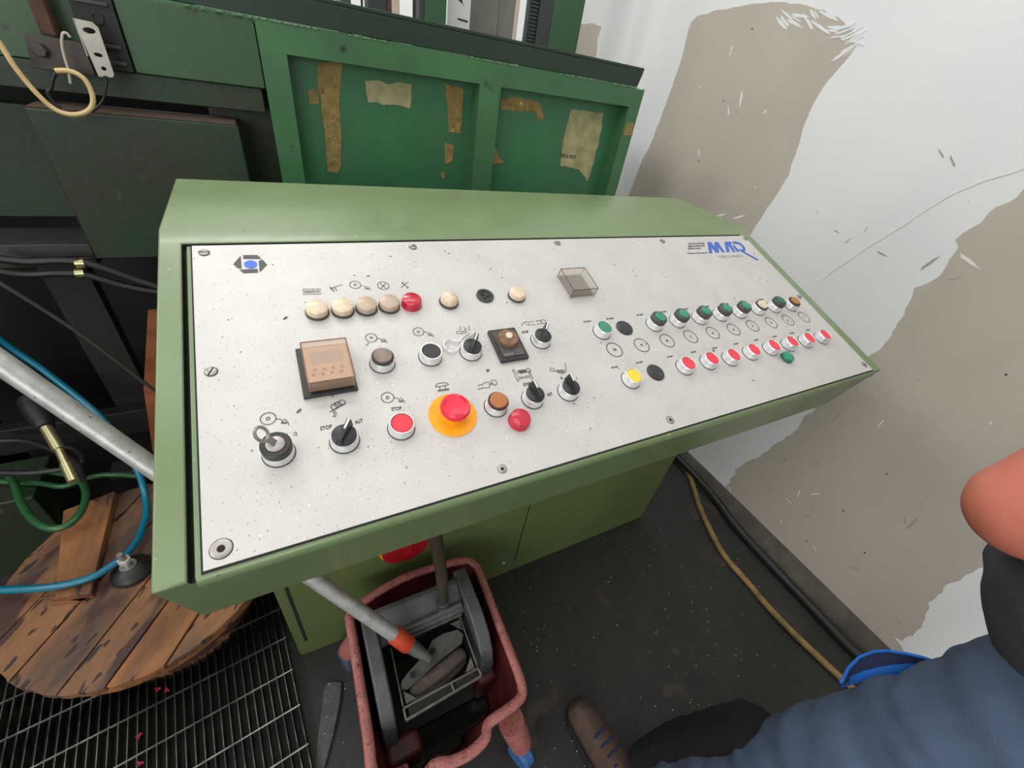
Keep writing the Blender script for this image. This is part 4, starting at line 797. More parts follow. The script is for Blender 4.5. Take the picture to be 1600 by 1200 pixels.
# wire clip lying on the plate
path = smooth_path([PM @ Vector((u, v, 0.0035)) for u, v in D['clip']], 5)
ctr = path[len(path)//2].copy(); mb = MB(); mb.tube(path, 0.0011, 8)
o = tag(mb.build('wire_clip', M_chrome, None, wm=Matrix.Translation(ctr)), 'bent steel wire hairpin clip lying against a selector switch', 'clip'); o.location = ctr
# loose chips on the panel and desk
random.seed(5); mb = MB()
for k in range(60):
    u = random.uniform(0.03, 1.1); v = random.uniform(0.02, 0.41); r_ = random.uniform(0.0006, 0.0018); a = random.uniform(0, 6.3)
    c_ = [pp(u + r_ * s_ * cos(a + t), v + r_ * sin(a + t) * 0.5, 0.0003) for t, s_ in ((0, 1.6), (1.6, 1), (3.1, 1.5), (4.7, 1))]
    tp = [p_ + Vector((0, 0, 0.0006)) for p_ in c_]; mb.prism(c_, tp)
for u, v in D['marks']:
    for dx in (0,):
        mb.prism([pp(u + dx + 0.003 * cos(t), v + 0.0028 * sin(t + u * 9), 0.0003) for t in (0, 1.3, 2, 3.2, 4, 5.3)], [pp(u + dx + 0.0022 * cos(t), v + 0.0018 * sin(t + u * 9), 0.0014) for t in (0, 1.3, 2, 3.2, 4, 5.3)])
o = tag(mb.build('chip_debris', M_fadechip, None, smooth=0), 'scattered dark metal chips lying on the button panel', 'debris'); o['kind'] = 'stuff'
# ------------------------------------------------------------------ green machine behind the console
MY = 1.03
mach = thing('industrial_machine', 'dark green industrial machine with recessed panels behind the console', 'machine', (0.4, 1.2, 0))
MW = W(mach)
def mbox(name, a, b, m, bevel=0.002, parent=None, label=None):
    mb = MB(); mb.box(a, b); o = mb.build(name, m, parent or mach, wm=MW, bevel=bevel)
    if label: lab(o, label)
    return o
mb = MB(); z0, zt = 0.35, 1.376
mb.slaby([(0.131, z0), (0.184, z0), (0.184, 1.323), (0.656, 1.326), (0.656, z0), (0.720, z0), (0.720, 1.327), (1.190, 1.329), (1.190, z0), (1.236, z0), (1.236, 1.379), (0.131, 1.375)], MY, MY + 0.055)
mb.f = mb.f[2:]                                                    # caps re-made as clean quads
for y_ in (MY, MY + 0.055):
    for (a, b, c, d) in ((0.131, z0, 0.184, 1.323), (0.656, z0, 0.720, 1.3265), (1.190, z0, 1.236, 1.329)):
        mb.add([(a, y_, b), (c, y_, b), (c, y_, d), (a, y_, d)], [(0, 1, 2, 3)])
    mb.add([(0.131, y_, 1.323), (0.184, y_, 1.323), (0.656, y_, 1.326), (0.720, y_, 1.3265), (1.190, y_, 1.329), (1.236, y_, 1.329), (1.236, y_, 1.379), (0.131, y_, 1.375)], [(0, 1, 2, 3, 4, 5, 6, 7)])
mb.mi = [0] * len(mb.f)
lab(mb.build('panel_frame', M_mach, mach, wm=MW, smooth=0), 'green welded frame around the recessed panels')
for a, b in ((0.170, 0.668), (0.708, 1.205)):
    rp = mbox('recessed_panel', (a, MY + 0.053, z0), (b, MY + 0.075, 1.36), M_machp, 0)
def decal(poly, y_, name, m, par, amp, seed, thick=0.0012):
    return fill(ragged(poly, amp, 0.006, seed), lambda p: Vector((p[0], y_, p[1])), name, m, par, thick, (0, -1, 0), wm=MW)
for k, poly in enumerate(D['tape']): lab(decal(poly, MY + 0.0528, 'tape_residue', M_tape, mach, 0.004, k * 2.3), 'wrinkled brown remains of tape on the panel')
for k, poly in enumerate(D['label']): lab(decal(poly, MY + 0.0528, 'label_remnant', M_paperlab, mach, 0.005, 20 + k), 'faded beige label remnant on the panel')
decal(D['tapeR'], MY - 0.0002, 'tape_residue', M_tape, mach, 0.002, 31)
a, b = D['lblmark']; word = text_mesh('2910 820', 0.016, 'printed_number', M_print, mach, Matrix.Translation(Vector((a[0], MY + 0.0510, a[1] - 0.004)) - mach.location) @ Matrix.Rotation(pi/2, 4, 'X'))
# top rail with dried paint along its lip
mb = MB(); mb.slaby([(-0.105, 1.3795), (1.207, 1.3835), (1.2175, 1.425), (-0.105, 1.425)], MY + 0.006, MY + 0.016); mb.box((-0.105, MY + 0.006, 1.4255), (1.2175, MY + 0.075, 1.4335))
lab(mb.build('top_rail', M_rail, mach, wm=MW, bevel=0.0015), 'dark green channel rail along the top')
mb = MB(); mb.slaby([(-0.105, 1.368), (1.206, 1.371), (1.206, 1.3832), (-0.105, 1.3792)], MY + 0.0075, MY + 0.11); mb.build('top_sheet', M_mach, mach, wm=MW)
random.seed(11); mb = MB()
for k in range(150):
    x = random.choice((0.0, 0.12, 0.3, 0.62, 0.9, 1.1)) + random.uniform(0, 0.14); z_ = 1.3765 + 0.0033 * (x - 0.131)
    s_ = random.uniform(0.0012, 0.0042); mb.prism([(x, MY - 0.002, z_), (x + s_ * 2, MY - 0.002, z_), (x + s_ * 2, MY + 0.006, z_), (x, MY + 0.006, z_)], [(x + s_*.3, MY, z_ + s_ * .6), (x + s_ * 1.6, MY, z_ + s_ * .7), (x + s_*1.5, MY + 0.005, z_ + s_ * .5), (x + s_*.4, MY + 0.005, z_ + s_ * .6)])
o = mb.build('paint_crust', mat('pale_green_crust', rgb(96, 124, 92), 0.8), mach, wm=MW, smooth=0); o['kind'] = 'stuff'
# beams, posts and plates on the left
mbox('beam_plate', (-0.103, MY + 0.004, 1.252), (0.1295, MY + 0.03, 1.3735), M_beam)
mbox('lower_beam', (-0.62, MY + 0.012, 1.2035), (0.1215, MY + 0.05, 1.2515), M_machd)
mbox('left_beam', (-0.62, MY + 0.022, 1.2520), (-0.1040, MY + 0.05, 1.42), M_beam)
mb = MB(); mb.slaby([(x, max(z, 1.2525)) for x, z in D['slots'][0]][:0] or [(-0.168, 1.2525), (-0.1045, 1.2525), (-0.1045, 1.44), (-0.168, 1.44)], MY - 0.002, MY + 0.021); lab(mb.build('slotted_channel', M_inner, mach, wm=MW, bevel=0.001), 'black slotted channel')
for k, (x, z) in enumerate(((-0.135, 1.333), (-0.119, 1.271))):
    mb = MB(); mb.lathe([(0.010, 0), (0.010, 0.003), (0.006, 0.003), (0.006, 0.0005), (0.0001, 0.0005)], 20, M=Matrix.Translation((x, MY - 0.002, z)) @ Matrix.Rotation(pi/2, 4, 'X'), open_=True); mb.build('bolt_hole', M_inner, mach, wm=MW)
for z in (1.288, 1.262, 1.352):
    mbox('slot_rib', (-0.160, MY - 0.006, z), (-0.112, MY - 0.002, z + 0.006), M_shelf, 0.001)
mb = MB(); mb.slaby([(-0.199, 1.295), (-0.222, 1.295), (-0.222, 1.45), (-0.199, 1.45)], MY - 0.02, MY + 0.02); lab(mb.build('rusty_bar', M_rust, mach, wm=MW, bevel=0.003), 'brown rusty flat bar')
pl = D['plateL']; mb = MB(); mb.slaby([(-0.242, 1.2945), (-0.165, 1.2920), (-0.162, 1.243), (-0.252, 1.243)], 0.998, 1.0105); lab(mb.build('bracket_plate', M_rustplate, mach, wm=MW, bevel=0.0012), 'dark steel plate with a large bolt')
bx, bz = D['bolt'][0]; br = (Vector(D['bolt'][0]) - Vector(D['bolt'][1])).length
mb = MB(); mb.lathe([(br * 0.9, 0), (br * 0.9, 0.010), (br * 0.8, 0.012), (0.0001, 0.012)], 6, M=Matrix.Translation((bx, 0.998, bz)) @ Matrix.Rotation(pi/2, 4, 'X'), open_=True); lab(mb.build('bolt_head', M_rustplate, mach, wm=MW, bevel=0.001), 'large hexagonal bolt head')
# perforated bracket: outer outline with three slots cut through
bm = bmesh.new(); out = D['bracket']; yb = 0.985
def slotpoly(h):
    c, r, l = [Vector(p) for p in h]; ax = (r - l) / 2; n = Vector((-ax.y, ax.x)) * (0.5 if ax.length > 0.0045 else 0.85)
    return [c + ax * cos(t) * 1.0 + n * sin(t) for t in [2*pi*i/14 for i in range(14)]]
edges = []
for loop in [out] + [slotpoly(h) for h in D['br_holes']]:
    vv = [bm.verts.new((p[0], yb, p[1])) for p in loop]
    edges += [bm.edges.new((vv[i], vv[(i+1) % len(vv)])) for i in range(len(vv))]
bmesh.ops.triangle_fill(bm, edges=edges, use_beauty=True)
r_ = bmesh.ops.extrude_face_region(bm, geom=list(bm.faces)); bmesh.ops.translate(bm, vec=(0, 0.003, 0), verts=[v for v in r_['geom'] if isinstance(v, bmesh.types.BMVert)])
bmesh.ops.recalc_face_normals(bm, faces=bm.faces); bm.transform(MW.inverted())
me = bpy.data.meshes.new('perforated_bracket'); bm.to_mesh(me); bm.free(); me.materials.append(M_zinc)
o = bpy.data.objects.new('perforated_bracket', me); COL.objects.link(o); o.parent = mach; lab(o, 'zinc bracket with slotted holes')
mbox('bracket_flange', (out[0][0] - 0.001, 0.985, out[5][1] + 0.03), (out[0][0] + 0.0015, 1.018, out[0][1]), M_zinc, 0.0005)
# hopper box, shelf and dark inside
hp = mbox('front_box', (-0.291, 1.0, 0.877), (0.059, 1.09, 1.178), M_machd, 0.003, label='grimy green box hanging below the beam')
mbox('swarf_layer', (-0.286, 1.004, 1.1784), (0.055, 1.085, 1.1815), M_swarf, 0.0005, label='brown swarf lying on the green box')
text_mesh('LAMA', 0.012, 'printed_tag_word', M_fade, mach, Matrix.Translation(Vector((0.003, 0.9988, 0.888)) - mach.location) @ Matrix.Rotation(pi/2, 4, 'X')) if False else None
mbox('small_tag', (-0.2000 + 0.162, 0.9990, 0.886), (-0.008, 0.9998, 0.895), M_fade, 0, label='tiny white tag')
mbox('side_panel', (-1.3, 1.12, 0.935), (-0.285, 1.15, 1.165), M_machd)
mbox('shelf', (-1.3, 1.03, 0.872), (-0.300, 1.16, 0.902), M_shelf, label='dark grey steel shelf')
mbox('shelf_edge', (-1.3, 1.028, 0.850), (-0.300, 1.16, 0.8715), M_machd)
mbox('machine_body', (0.0, 1.11, 0.0), (1.215, 1.52, 1.372), M_machd)
mbox('shade_back_plate', (-1.4, 1.52, 0.0), (-0.002, 1.56, 1.42), M_inner)  # back, cover and side plates added to keep the left cavity dark
mbox('shade_cover_plate', (-1.4, 1.085, 1.425), (-0.11, 1.519, 1.44), M_machd)
mbox('shade_side_plate', (-1.44, 0.75, 0.0), (-1.402, 1.56, 1.45), M_inner)
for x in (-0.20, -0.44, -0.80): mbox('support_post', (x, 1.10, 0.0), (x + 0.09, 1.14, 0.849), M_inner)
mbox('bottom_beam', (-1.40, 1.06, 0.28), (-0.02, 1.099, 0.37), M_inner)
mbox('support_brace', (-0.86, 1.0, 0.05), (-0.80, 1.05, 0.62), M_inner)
gb = mbox('machine_foot', (-0.95, 0.86, 0.0), (-0.60, 1.02, 0.29), M_machd, 0.004)
mbox('cross_member', (-0.46, 0.90, 0.20), (-0.05, 0.96, 0.27), M_inner, 0.003)
# cables and hoses at the machine
def cable(name, pts, r, m, label, cat='cable', sub=6, n=10, group=None):
    path = smooth_path(pts, sub); ctr = path[len(path)//2].copy(); mb = MB(); mb.tube(path, r, n)
    o = mb.build(name, m, None, wm=Matrix.Translation(ctr)); o.location = ctr; return tag(o, label, cat, group)
cable('electric_cable', D['cream'], 0.0042, M_creamcab, 'cream electric cable looped and tied to the bracket')
cable('cable_tie', D['ziptie'], 0.0022, M_tie, 'pale plastic cable tie hanging from the zinc bracket', 'cable tie')
cable('sensor_lead', D['blk'], 0.0024, M_rubber, 'short black lead hanging below the zinc bracket', 'cable')
cable('sensor_lead', D['blk2'], 0.0032, M_rubber, 'black lead beside the cream cable loop', 'cable')
for k in range(2): cable('hydraulic_hose', [Vector(p) for p in D['hosesA'][k]], 0.0085, M_rubber, ('upper', 'lower')[k] + ' of two black hoses running under the grey shelf', 'hose')
for p in D['hclips']:
    mb = MB(); mb.lathe([(0.0105, -0.008), (0.0105, 0.008)], 16, M=Matrix.Rotation(pi/2, 4, 'Y')); o = mb.build('hose_clamp', M_brass, None, wm=Matrix()); o.location = (p[0], 0.985, p[2]); tag(o, 'brass hose clamp on the %s black hose under the shelf' % ('upper' if p is D['hclips'][0] else 'lower'), 'clamp')
cable('steel_rope', D['thin'], 0.0045, M_shelf, 'thin grey rope crossing the dark gap diagonally', 'rope')
cable('teal_hose', D['teal'], 0.0085, M_teal, 'teal air hose curving over the wooden spool', 'hose')
cable('green_hose', D['greenloop'], 0.0085, M_ghose, 'green hose hanging in a loop above the wooden spool', 'hose')
cable('green_hose', D['green2'], 0.0075, M_ghose, 'dark green hose running level behind the loop', 'hose')
cable('black_hose', D['black3'], 0.0075, M_rubber, 'black hose curving around the chrome coupling', 'hose')
cable('black_hose', D['black4'], 0.0075, M_rubber, 'black hose running level at far left', 'hose')
cp = [Vector(p) for p in D['coupler']]
t = thing('hose_coupling', 'black and chrome hydraulic quick coupling hanging at left', 'coupling', cp[0]); tw = W(t)
mb = MB(); mb.tube([cp[0], cp[0].lerp(cp[1], 0.5), cp[1]], [0.026, 0.026, 0.018], 14); mb.build('sleeve', M_rubber, t, wm=tw)
mb = MB(); mb.tube([cp[1], cp[2]], 0.0125, 14); mb.build('chrome_nipple', M_brass, t, wm=tw)
mb = MB(); mb.tube([cp[2], cp[2].lerp(cp[3], 0.45)], 0.009, 12); mb.tube([cp[2].lerp(cp[3], 0.45), cp[3]], 0.0115, 12); mb.build('hose_end', M_brass, t, wm=tw)
# wood panel leaning in the gap
x_ = D['plywood']; mb = MB(); mb.slaby([(-0.42, 0.03), (-0.06, 0.03), (-0.10, 0.74), (-0.235, 0.74), (-0.318, 0.50)], 0.985, 0.997); o = mb.build('plywood_sheet', M_ply, None, wm=Matrix.Translation((-0.2, 0.99, 0.03))); o.location = (-0.2, 0.99, 0.03); tag(o, 'orange brown plywood sheet standing in the dark gap beside the console', 'plywood')

# ------------------------------------------------------------------ columns behind the machine
fr = thing('lifting_frame', 'green and dark steel columns standing behind the machine', 'frame', (0.85, 1.64, 0)); FW = W(fr)
pm = dict(green=M_post, black=M_rubber, dark=M_postd, rust=M_rust, beige=M_beige, rack=M_postd)
pn = dict(green='column', black='guide_rod', dark='column', rust='flat_bar', beige='cover_strip', rack='gear_rack')
for k, (n_, a, b) in enumerate(D['posts']):
    dz = {'green': 0.10, 'dark': 0.06, 'black': 0.008, 'rust': 0.01, 'beige': 0.012, 'rack': 0.03}[n_]
    mb = MB(); g_ = 0.0006; y_ = 1.6 + (0.012 if n_ in ('rack',) else 0); mb.box((a + g_, y_, 0.0), (b - g_, y_ + dz, 3.2))
    o = mb.build(pn[n_], pm[n_], fr, wm=FW, bevel=0.002); lab(o, dict(green='green column', black='thin black rod', dark='dark grey column', rust='brown flat bar', beige='beige strip', rack='dark toothed rack')[n_])
    if n_ == 'rack':
        mb = MB()
        for i in range(70): mb.box((a + 0.004, 1.600, 1.30 + i * 0.011), (b - 0.004, 1.6115, 1.3055 + i * 0.011))
        t2 = mb.build('rack_teeth', M_postd, o, wm=FW, smooth=0); t2['kind'] = 'stuff'
mb = MB(); mb.box((0.36, 1.61, 0.0), (1.33, 1.69, 0.12)); mb.build('base_beam', M_postd, fr, wm=FW)
mb = MB(); a, b, c = [p[0] for p in D['pillar']]; mb.box((a, 2.1, 0), (b - 0.002, 2.3, 5.0)); mb.box((b + 0.002, 2.11, 0), (c, 2.3, 5.0))
tag(mb.build('concrete_pillar', M_conc, None, bevel=0.003), 'grey concrete pillar rising behind the machine', 'pillar')
a, b = D['sign'][0][0], D['sign'][1][0]
sg = thing('sign_board', 'white board with black marks between the green column and the pillar', 'sign', ((a + b)/2, 1.755, 1.2)); sw = W(sg)
mb = MB(); mb.box((a + 0.004, 1.75, 1.2), (b, 1.76, 2.0)); mb.build('board', M_wall, sg, wm=sw)
mb = MB(); mb.box((a + 0.02, 1.76, 0.0), (b - 0.02, 1.80, 1.99)); mb.build('support', M_postd, sg, wm=sw)
for poly in D['signm']: mb = MB(); mb.slaby(poly, 1.7485, 1.7495); lab(mb.build('black_mark', M_rubber, sg, wm=sw, smooth=0), 'black printed mark')

# ------------------------------------------------------------------ floor grating
ge = Vector((0.114, -0.9935, 0)); gp = Vector((-0.990, -0.135, 0)).normalized(); go = Vector((-0.0665, 0.281, 0.0))
gr = thing('floor_grating', 'galvanised steel bar grating on the floor left of the bucket', 'grating', (go.x, go.y, 0)); gw = W(gr)
mb = MB(); p4 = [go - ge * 0.46, go + ge * 0.52, go + ge * 0.52 + gp * 0.83, go - ge * 0.46 + gp * 0.83]
mb.slabz([(p.x, p.y) for p in p4], 0.0008, 0.003); lab(mb.build('pit_shade_sheet', M_pit, gr, wm=gw), 'black sheet for the shaded pit under the grating')  # dark sheet put in for the shade beneath the bars
ang = math.atan2(ge.y, ge.x)
mb = MB(); mb.box((-0.46, -0.0010, 0.0031), (0.52, 0.0010, 0.030))
bar0 = None
for k in range(47):
    M_ = Matrix.Translation(gp * (0.0177 * k)) @ Matrix.Rotation(ang, 4, 'Z')
    if bar0 is None: bar0 = mb.build('bearing_bar', M_gratebar, gr, M=M_, smooth=0)
    else: inst(bar0, 'bearing_bar', gr, M_)
mb = MB(); L_ = 0.0177 * 46
mb.box((-0.0016, -L_ , 0.0255), (0.0016, 0.004, 0.0312))
cross0 = None
for k in range(-5, 6):
    M_ = Matrix.Translation(ge * (0.0 + 0.0893 * k)) @ Matrix.Rotation(math.atan2(gp.y, gp.x) + pi/2, 4, 'Z')
    if cross0 is None: cross0 = mb.build('cross_bar', M_grate, gr, M=M_, smooth=0)
    else: inst(cross0, 'cross_bar', gr, M_)
for k, (x, y) in enumerate(D['redbits']):
    mb = MB(); a = k * 1.3
    for s_ in range(3):
        t_ = a + s_ * 2.1; mb.prism([(0.0065 * cos(t_), 0.0065 * sin(t_), 0), (0.003 * cos(t_ + 1), 0.003 * sin(t_ + 1), 0), (0.003 * cos(t_ - 2), 0.003 * sin(t_ - 2), 0)], [(0.008 * cos(t_ + 0.3), 0.008 * sin(t_ + 0.3), 0.005), (0.003 * cos(t_ + 1.2), 0.003 * sin(t_ + 1.2), 0.004), (0.003 * cos(t_ - 2), 0.003 * sin(t_ - 2), 0.003)])
    o = mb.build('plastic_scrap', M_scrap, None, smooth=0); o.location = (x, y, 0.0313)
    tag(o, ('magenta plastic scrap, left of the pair nearest the spool', 'magenta plastic scrap, right of the pair nearest the spool', 'single magenta plastic scrap halfway down the grating', 'magenta plastic scrap nearest the bottom of the grating')[k], 'scrap', 'magenta scraps on the grating')

# ------------------------------------------------------------------ wooden cable spool
sc_ = Vector((-0.332, 0.582)); SR = 0.280
sp = thing('cable_spool', 'worn wooden cable spool lying flat with plank top', 'cable spool', (sc_.x, sc_.y, 0.0315)); sw = W(sp)
dirv = Vector((0.088, 0.147)).normalized(); nv = Vector((dirv.y, -dirv.x))
cut = [-0.2795, -0.166, -0.077, 0.027, 0.105, 0.19, 0.2795]
random.seed(3)
def chord_poly(a, b, R):
    L1 = []; n = 10
    for i in range(n + 1):
        s_ = a + (b - a) * i / n; t_ = sqrt(max(R*R - s_*s_, 0)); L1.append((s_, t_))
    out = [(s_, t_) for s_, t_ in L1] + [(s_, -t_) for s_, t_ in reversed(L1)]
    return out
MP = Matrix(((nv.x, dirv.x, 0, 0), (nv.y, dirv.y, 0, 0), (0, 0, 1, -0.0315), (0, 0, 0, 1)))
for k in range(6):
    a, b = cut[k] + 0.0018, cut[k+1] - 0.0018; pz = []
    for s_, t_ in chord_poly(a, b, SR):
        pz.append((s_, t_ + 0.005 * noise.noise(Vector((s_ * 60, t_ * 60, 1.0)))))
    clean = [p for i, p in enumerate(pz) if (Vector(p) - Vector(pz[i-1])).length > 1e-4]
    dz = random.uniform(-0.002, 0.001); mb = MB(); mb.slabz(clean, 0.2295, 0.250 + dz)
    o = mb.build('plank', M_woodo if k == 4 else M_wood, sp, bevel=0.0015, seg=1, M=MP)
    if k == 4: lab(o, 'plank with an orange worn patch')
def disk(R, z0, z1, name, m, n=56, jit=0.003):
    mb = MB(); mb.slabz([(sc_.x + (R + jit * noise.noise(Vector((cos(2*pi*i/n) * 4, sin(2*pi*i/n) * 4, R * 9)))) * cos(2*pi*i/n), sc_.y + (R + jit * noise.noise(Vector((cos(2*pi*i/n) * 4, sin(2*pi*i/n) * 4, R * 9)))) * sin(2*pi*i/n)) for i in range(n)], z0, z1)
    return mb.build(name, m, sp, wm=sw, bevel=0.003)
lab(disk(0.276, 0.209, 0.229, 'lower_board', M_woodo), 'lower layer of the spool flange')
disk(0.15, 0.0725, 0.2088, 'drum', M_wood)
disk(0.19, 0.0, 0.072, 'bottom_flange', M_wood)
bp_ = D['board']; mb = MB(); mb.slabz(bp_[:2] + bp_[2:], 0.2515, 0.276)
o = mb.build('wooden_board', M_woodo, None, wm=Matrix.Translation((-0.46, 0.66, 0.2515)), bevel=0.002); o.location = (-0.46, 0.66, 0.2515); tag(o, 'short orange brown wooden board lying on the cable spool', 'board')
mb = MB(); q0 = Vector((-0.475, 0.515)); 
for a_, l_, w_ in ((2.75, 0.10, 0.008), (2.95, 0.07, 0.006)):
    d_ = Vector((cos(a_), sin(a_))); n2 = Vector((-d_.y, d_.x)); p_ = q0 + Vector((0.035, 0.012)); mb.slabz([tuple(p_ + n2 * w_), tuple(p_ - n2 * w_), tuple(p_ + d_ * l_)], 0.2512, 0.257)
o = mb.build('wood_splinter', M_woodo, None, wm=Matrix.Translation((-0.49, 0.52, 0.2512)), smooth=0); o.location = (-0.49, 0.52, 0.2512); tag(o, 'pale wood splinters lying in front of the board on the spool', 'splinter')
fx, fy = D['foot'][0]
ft = thing('levelling_foot', 'black rubber machine levelling foot with bolt on the cable spool', 'levelling foot', (fx, fy, 0.2512)); fw = W(ft)
MB().lathe([(0.042, 0), (0.043, 0.004), (0.040, 0.012), (0.022, 0.024), (0.014, 0.028), (0.0001, 0.028)], 32, (0, 0, 0), open_=False).build('rubber_base', M_rubber, ft)
MB().lathe([(0.007, 0.028), (0.007, 0.075), (0.006, 0.078)], 14, (0, 0, 0)).build('threaded_bolt', M_steel, ft)
MB().lathe([(0.0135, 0.046), (0.0135, 0.056)], 6, (0, 0, 0)).build('nut', M_chrome, ft)
MB().lathe([(0.017, 0.0285), (0.017, 0.031)], 20, (0, 0, 0)).build('washer', M_steel, ft)

# ------------------------------------------------------------------ mop bucket
rim = [Vector(p) for p in D['rim']] + [Vector((0.165, -0.121)), Vector((0.135, -0.112)), Vector((0.108, -0.098)), Vector((0.090, -0.078))] + [Vector(p) for p in reversed(D['rimL'][1:])]
bc = Vector((0.252, 0.085))
bk = thing('mop_bucket', 'faded pink plastic mop bucket with grey wringer on blue wheels', 'mop bucket', (bc.x, bc.y, 0)); bw = W(bk)
rim3 = smooth_path([(p.x, p.y, 0.33) for p in rim + rim[:1]], 4)[:-1]
NR = len(rim3)
def ring(off, z, s=1.0):
    out = []
    for i in range(NR):
        a = rim3[i-1]; b = rim3[(i+1) % NR]; d = (b - a).to_2d().normalized(); n_ = Vector((-d.y, d.x))
        p = rim3[i].to_2d() + n_ * (-off); p = bc + (p - bc) * s
        out.append((p.x, p.y, z))
    return out
sgn = 1.0
area2 = sum(rim3[i-1].x * rim3[i].y - rim3[i].x * rim3[i-1].y for i in range(NR))
if area2 > 0: sgn = -1.0
def ringo(inset, z, s=1.0): return ring(inset * sgn, z, s)
def loft(mb, rings, close_last=True):
    vs = [p for r_ in rings for p in r_]; fs = []
    for k in range(len(rings) - 1):
        for i in range(NR): j = (i + 1) % NR; fs.append((k*NR+i, k*NR+j, (k+1)*NR+j, (k+1)*NR+i))
    if close_last: fs.append(tuple((len(rings)-1)*NR + i for i in range(NR)))
    mb.add(vs, fs)
mb = MB(); loft(mb, [ringo(0.004, 0.325), ringo(0.006, 0.30, 0.985), ringo(0.008, 0.20, 0.90), ringo(0.012, 0.085, 0.80), ringo(0.03, 0.07, 0.78)])
ob = mb.build('bucket_body', M_bucket, bk, wm=bw, solid=False, smooth=50)
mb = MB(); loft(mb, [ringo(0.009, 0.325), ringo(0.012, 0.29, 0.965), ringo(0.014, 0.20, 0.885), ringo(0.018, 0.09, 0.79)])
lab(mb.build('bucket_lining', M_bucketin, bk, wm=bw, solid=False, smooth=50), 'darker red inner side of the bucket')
mb = MB(); path = [Vector((p[0], p[1], 0.33)) for p in ringo(0.004, 0.33)]
vs = []; fs = []; n_ = 10
for i in range(NR):
    t_ = (path[(i+1) % NR] - path[i-1]).normalized(); s_ = Vector((-t_.y, t_.x, 0))
    for k in range(n_): a = 2*pi*k/n_; vs.append(path[i] + s_ * (0.0105 * cos(a)) + Vector((0, 0, 0.0075 * sin(a))))
for i in range(NR):
    for k in range(n_): fs.append((i*n_+k, i*n_+(k+1) % n_, ((i+1) % NR)*n_+(k+1) % n_, ((i+1) % NR)*n_+k))
mb.add(vs, fs); lab(mb.build('rim', M_bucket, bk, wm=bw, smooth=60), 'rounded speckled pink rim')
mb = MB(); r0 = ringo(0.02, 0.135, 0.80); mb.add([(p[0], p[1], 0.135) for p in r0], [tuple(range(NR))]); lab(mb.build('dirty_water', M_water, bk, wm=bw, solid=False), 'black dirty water')
# inner shoulders
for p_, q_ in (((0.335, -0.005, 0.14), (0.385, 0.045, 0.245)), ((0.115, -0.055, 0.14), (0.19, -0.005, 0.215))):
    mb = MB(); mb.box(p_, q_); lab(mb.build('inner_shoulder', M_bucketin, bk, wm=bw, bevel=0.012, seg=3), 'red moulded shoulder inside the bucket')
def yzplate(name, x0, x1, prof, m, bev=0.004, bow=0.0):
    mb = MB(); mb.slabx(prof, x0, x1); return mb.build(name, m, bk, wm=bw, bevel=bev)
chk = [(0.205, 0.20), (0.205, 0.368), (0.170, 0.374), (0.090, 0.372), (0.045, 0.356), (0.015, 0.325), (0.000, 0.285), (-0.004, 0.20)]
yzplate('wringer_cheek', 0.117, 0.146, [(y_ - 0.018, z_) for y_, z_ in chk], M_wring)
yzplate('wringer_cheek', 0.343, 0.375, [(y_ + 0.012, z_) for y_, z_ in chk], M_wring)
mb = MB(); mb.slabx([(0.198, 0.345), (0.198, 0.372), (0.185, 0.374), (0.128, 0.340), (0.128, 0.332)], 0.1465, 0.3425); lab(mb.build('wringer_back', M_wring, bk, wm=bw, bevel=0.003), 'grey sloping back wall of the wringer')
mb = MB(); mb.box((0.1465, 0.0, 0.150), (0.3425, 0.13, 0.156)); lab(mb.build('funnel_shade_floor', M_pit, bk, wm=bw), 'black panel for the shaded inside of the wringer')  # black floor and wall put in for the shade down the funnel
mb = MB(); mb.box((0.1465, 0.1285, 0.20), (0.3425, 0.133, 0.333)); mb.build('funnel_shade_wall', M_pit, bk, wm=bw)
fz = 0.338
def bar(p, q_, w_, h_, z_, name, m):
    p = Vector(p); q_ = Vector(q_); d = (q_ - p).normalized(); n2 = Vector((-d.y, d.x)) * w_ / 2
    mb = MB(); mb.slabz([tuple(p + n2), tuple(p - n2), tuple(q_ - n2), tuple(q_ + n2)], z_ - h_, z_); return mb.build(name, m, bk, wm=bw, bevel=0.001)
pr = [Vector(p) for p in D['press']]
A1, A2, B2, B1 = pr[0], pr[1], pr[2], pr[3]
bar(A1, B1, 0.0035, 0.012, fz, 'press_frame_bar', M_wringl); bar(A2, B2, 0.0035, 0.012, fz, 'press_frame_bar', M_wringl)
bar(A1, A2, 0.0035, 0.012, fz - 0.0002, 'press_frame_bar', M_wringl); bar(B1, B2, 0.0035, 0.012, fz - 0.0002, 'press_frame_bar', M_wringl)
mb = MB(); c4_ = [A1.lerp(B1, 0.05), A2.lerp(B2, 0.05), B2.lerp(A2, 0.05), B1.lerp(A1, 0.05)]; mb.slabz([tuple(p) for p in c4_], fz - 0.010, fz - 0.007); lab(mb.build('press_plate', M_pit, bk, wm=bw), 'dark slot plate of the press')
mid1 = A1.lerp(B1, 0.62); mid2 = A2.lerp(B2, 0.62); bar(mid1, mid2, 0.004, 0.006, fz - 0.001, 'press_rib', M_wringl)
bar(Vector((0.172, 0.124)), Vector((0.335, 0.1262)), 0.004, 0.010, fz, 'press_frame_bar', M_wringl)
bar(Vector((0.329, 0.1225)), Vector((0.3285, 0.010)), 0.003, 0.008, fz - 0.004, 'press_frame_bar', M_wringl); bar(Vector((0.1665, 0.120)), Vector((0.1640, 0.008)), 0.003, 0.008, fz - 0.004, 'press_frame_bar', M_wringl)
mb = MB(); mb.tube([(0.175, 0.138, 0.352), (0.338, 0.142, 0.352)], 0.0075, 10); mb.build('press_axle', M_wring, bk, wm=bw)
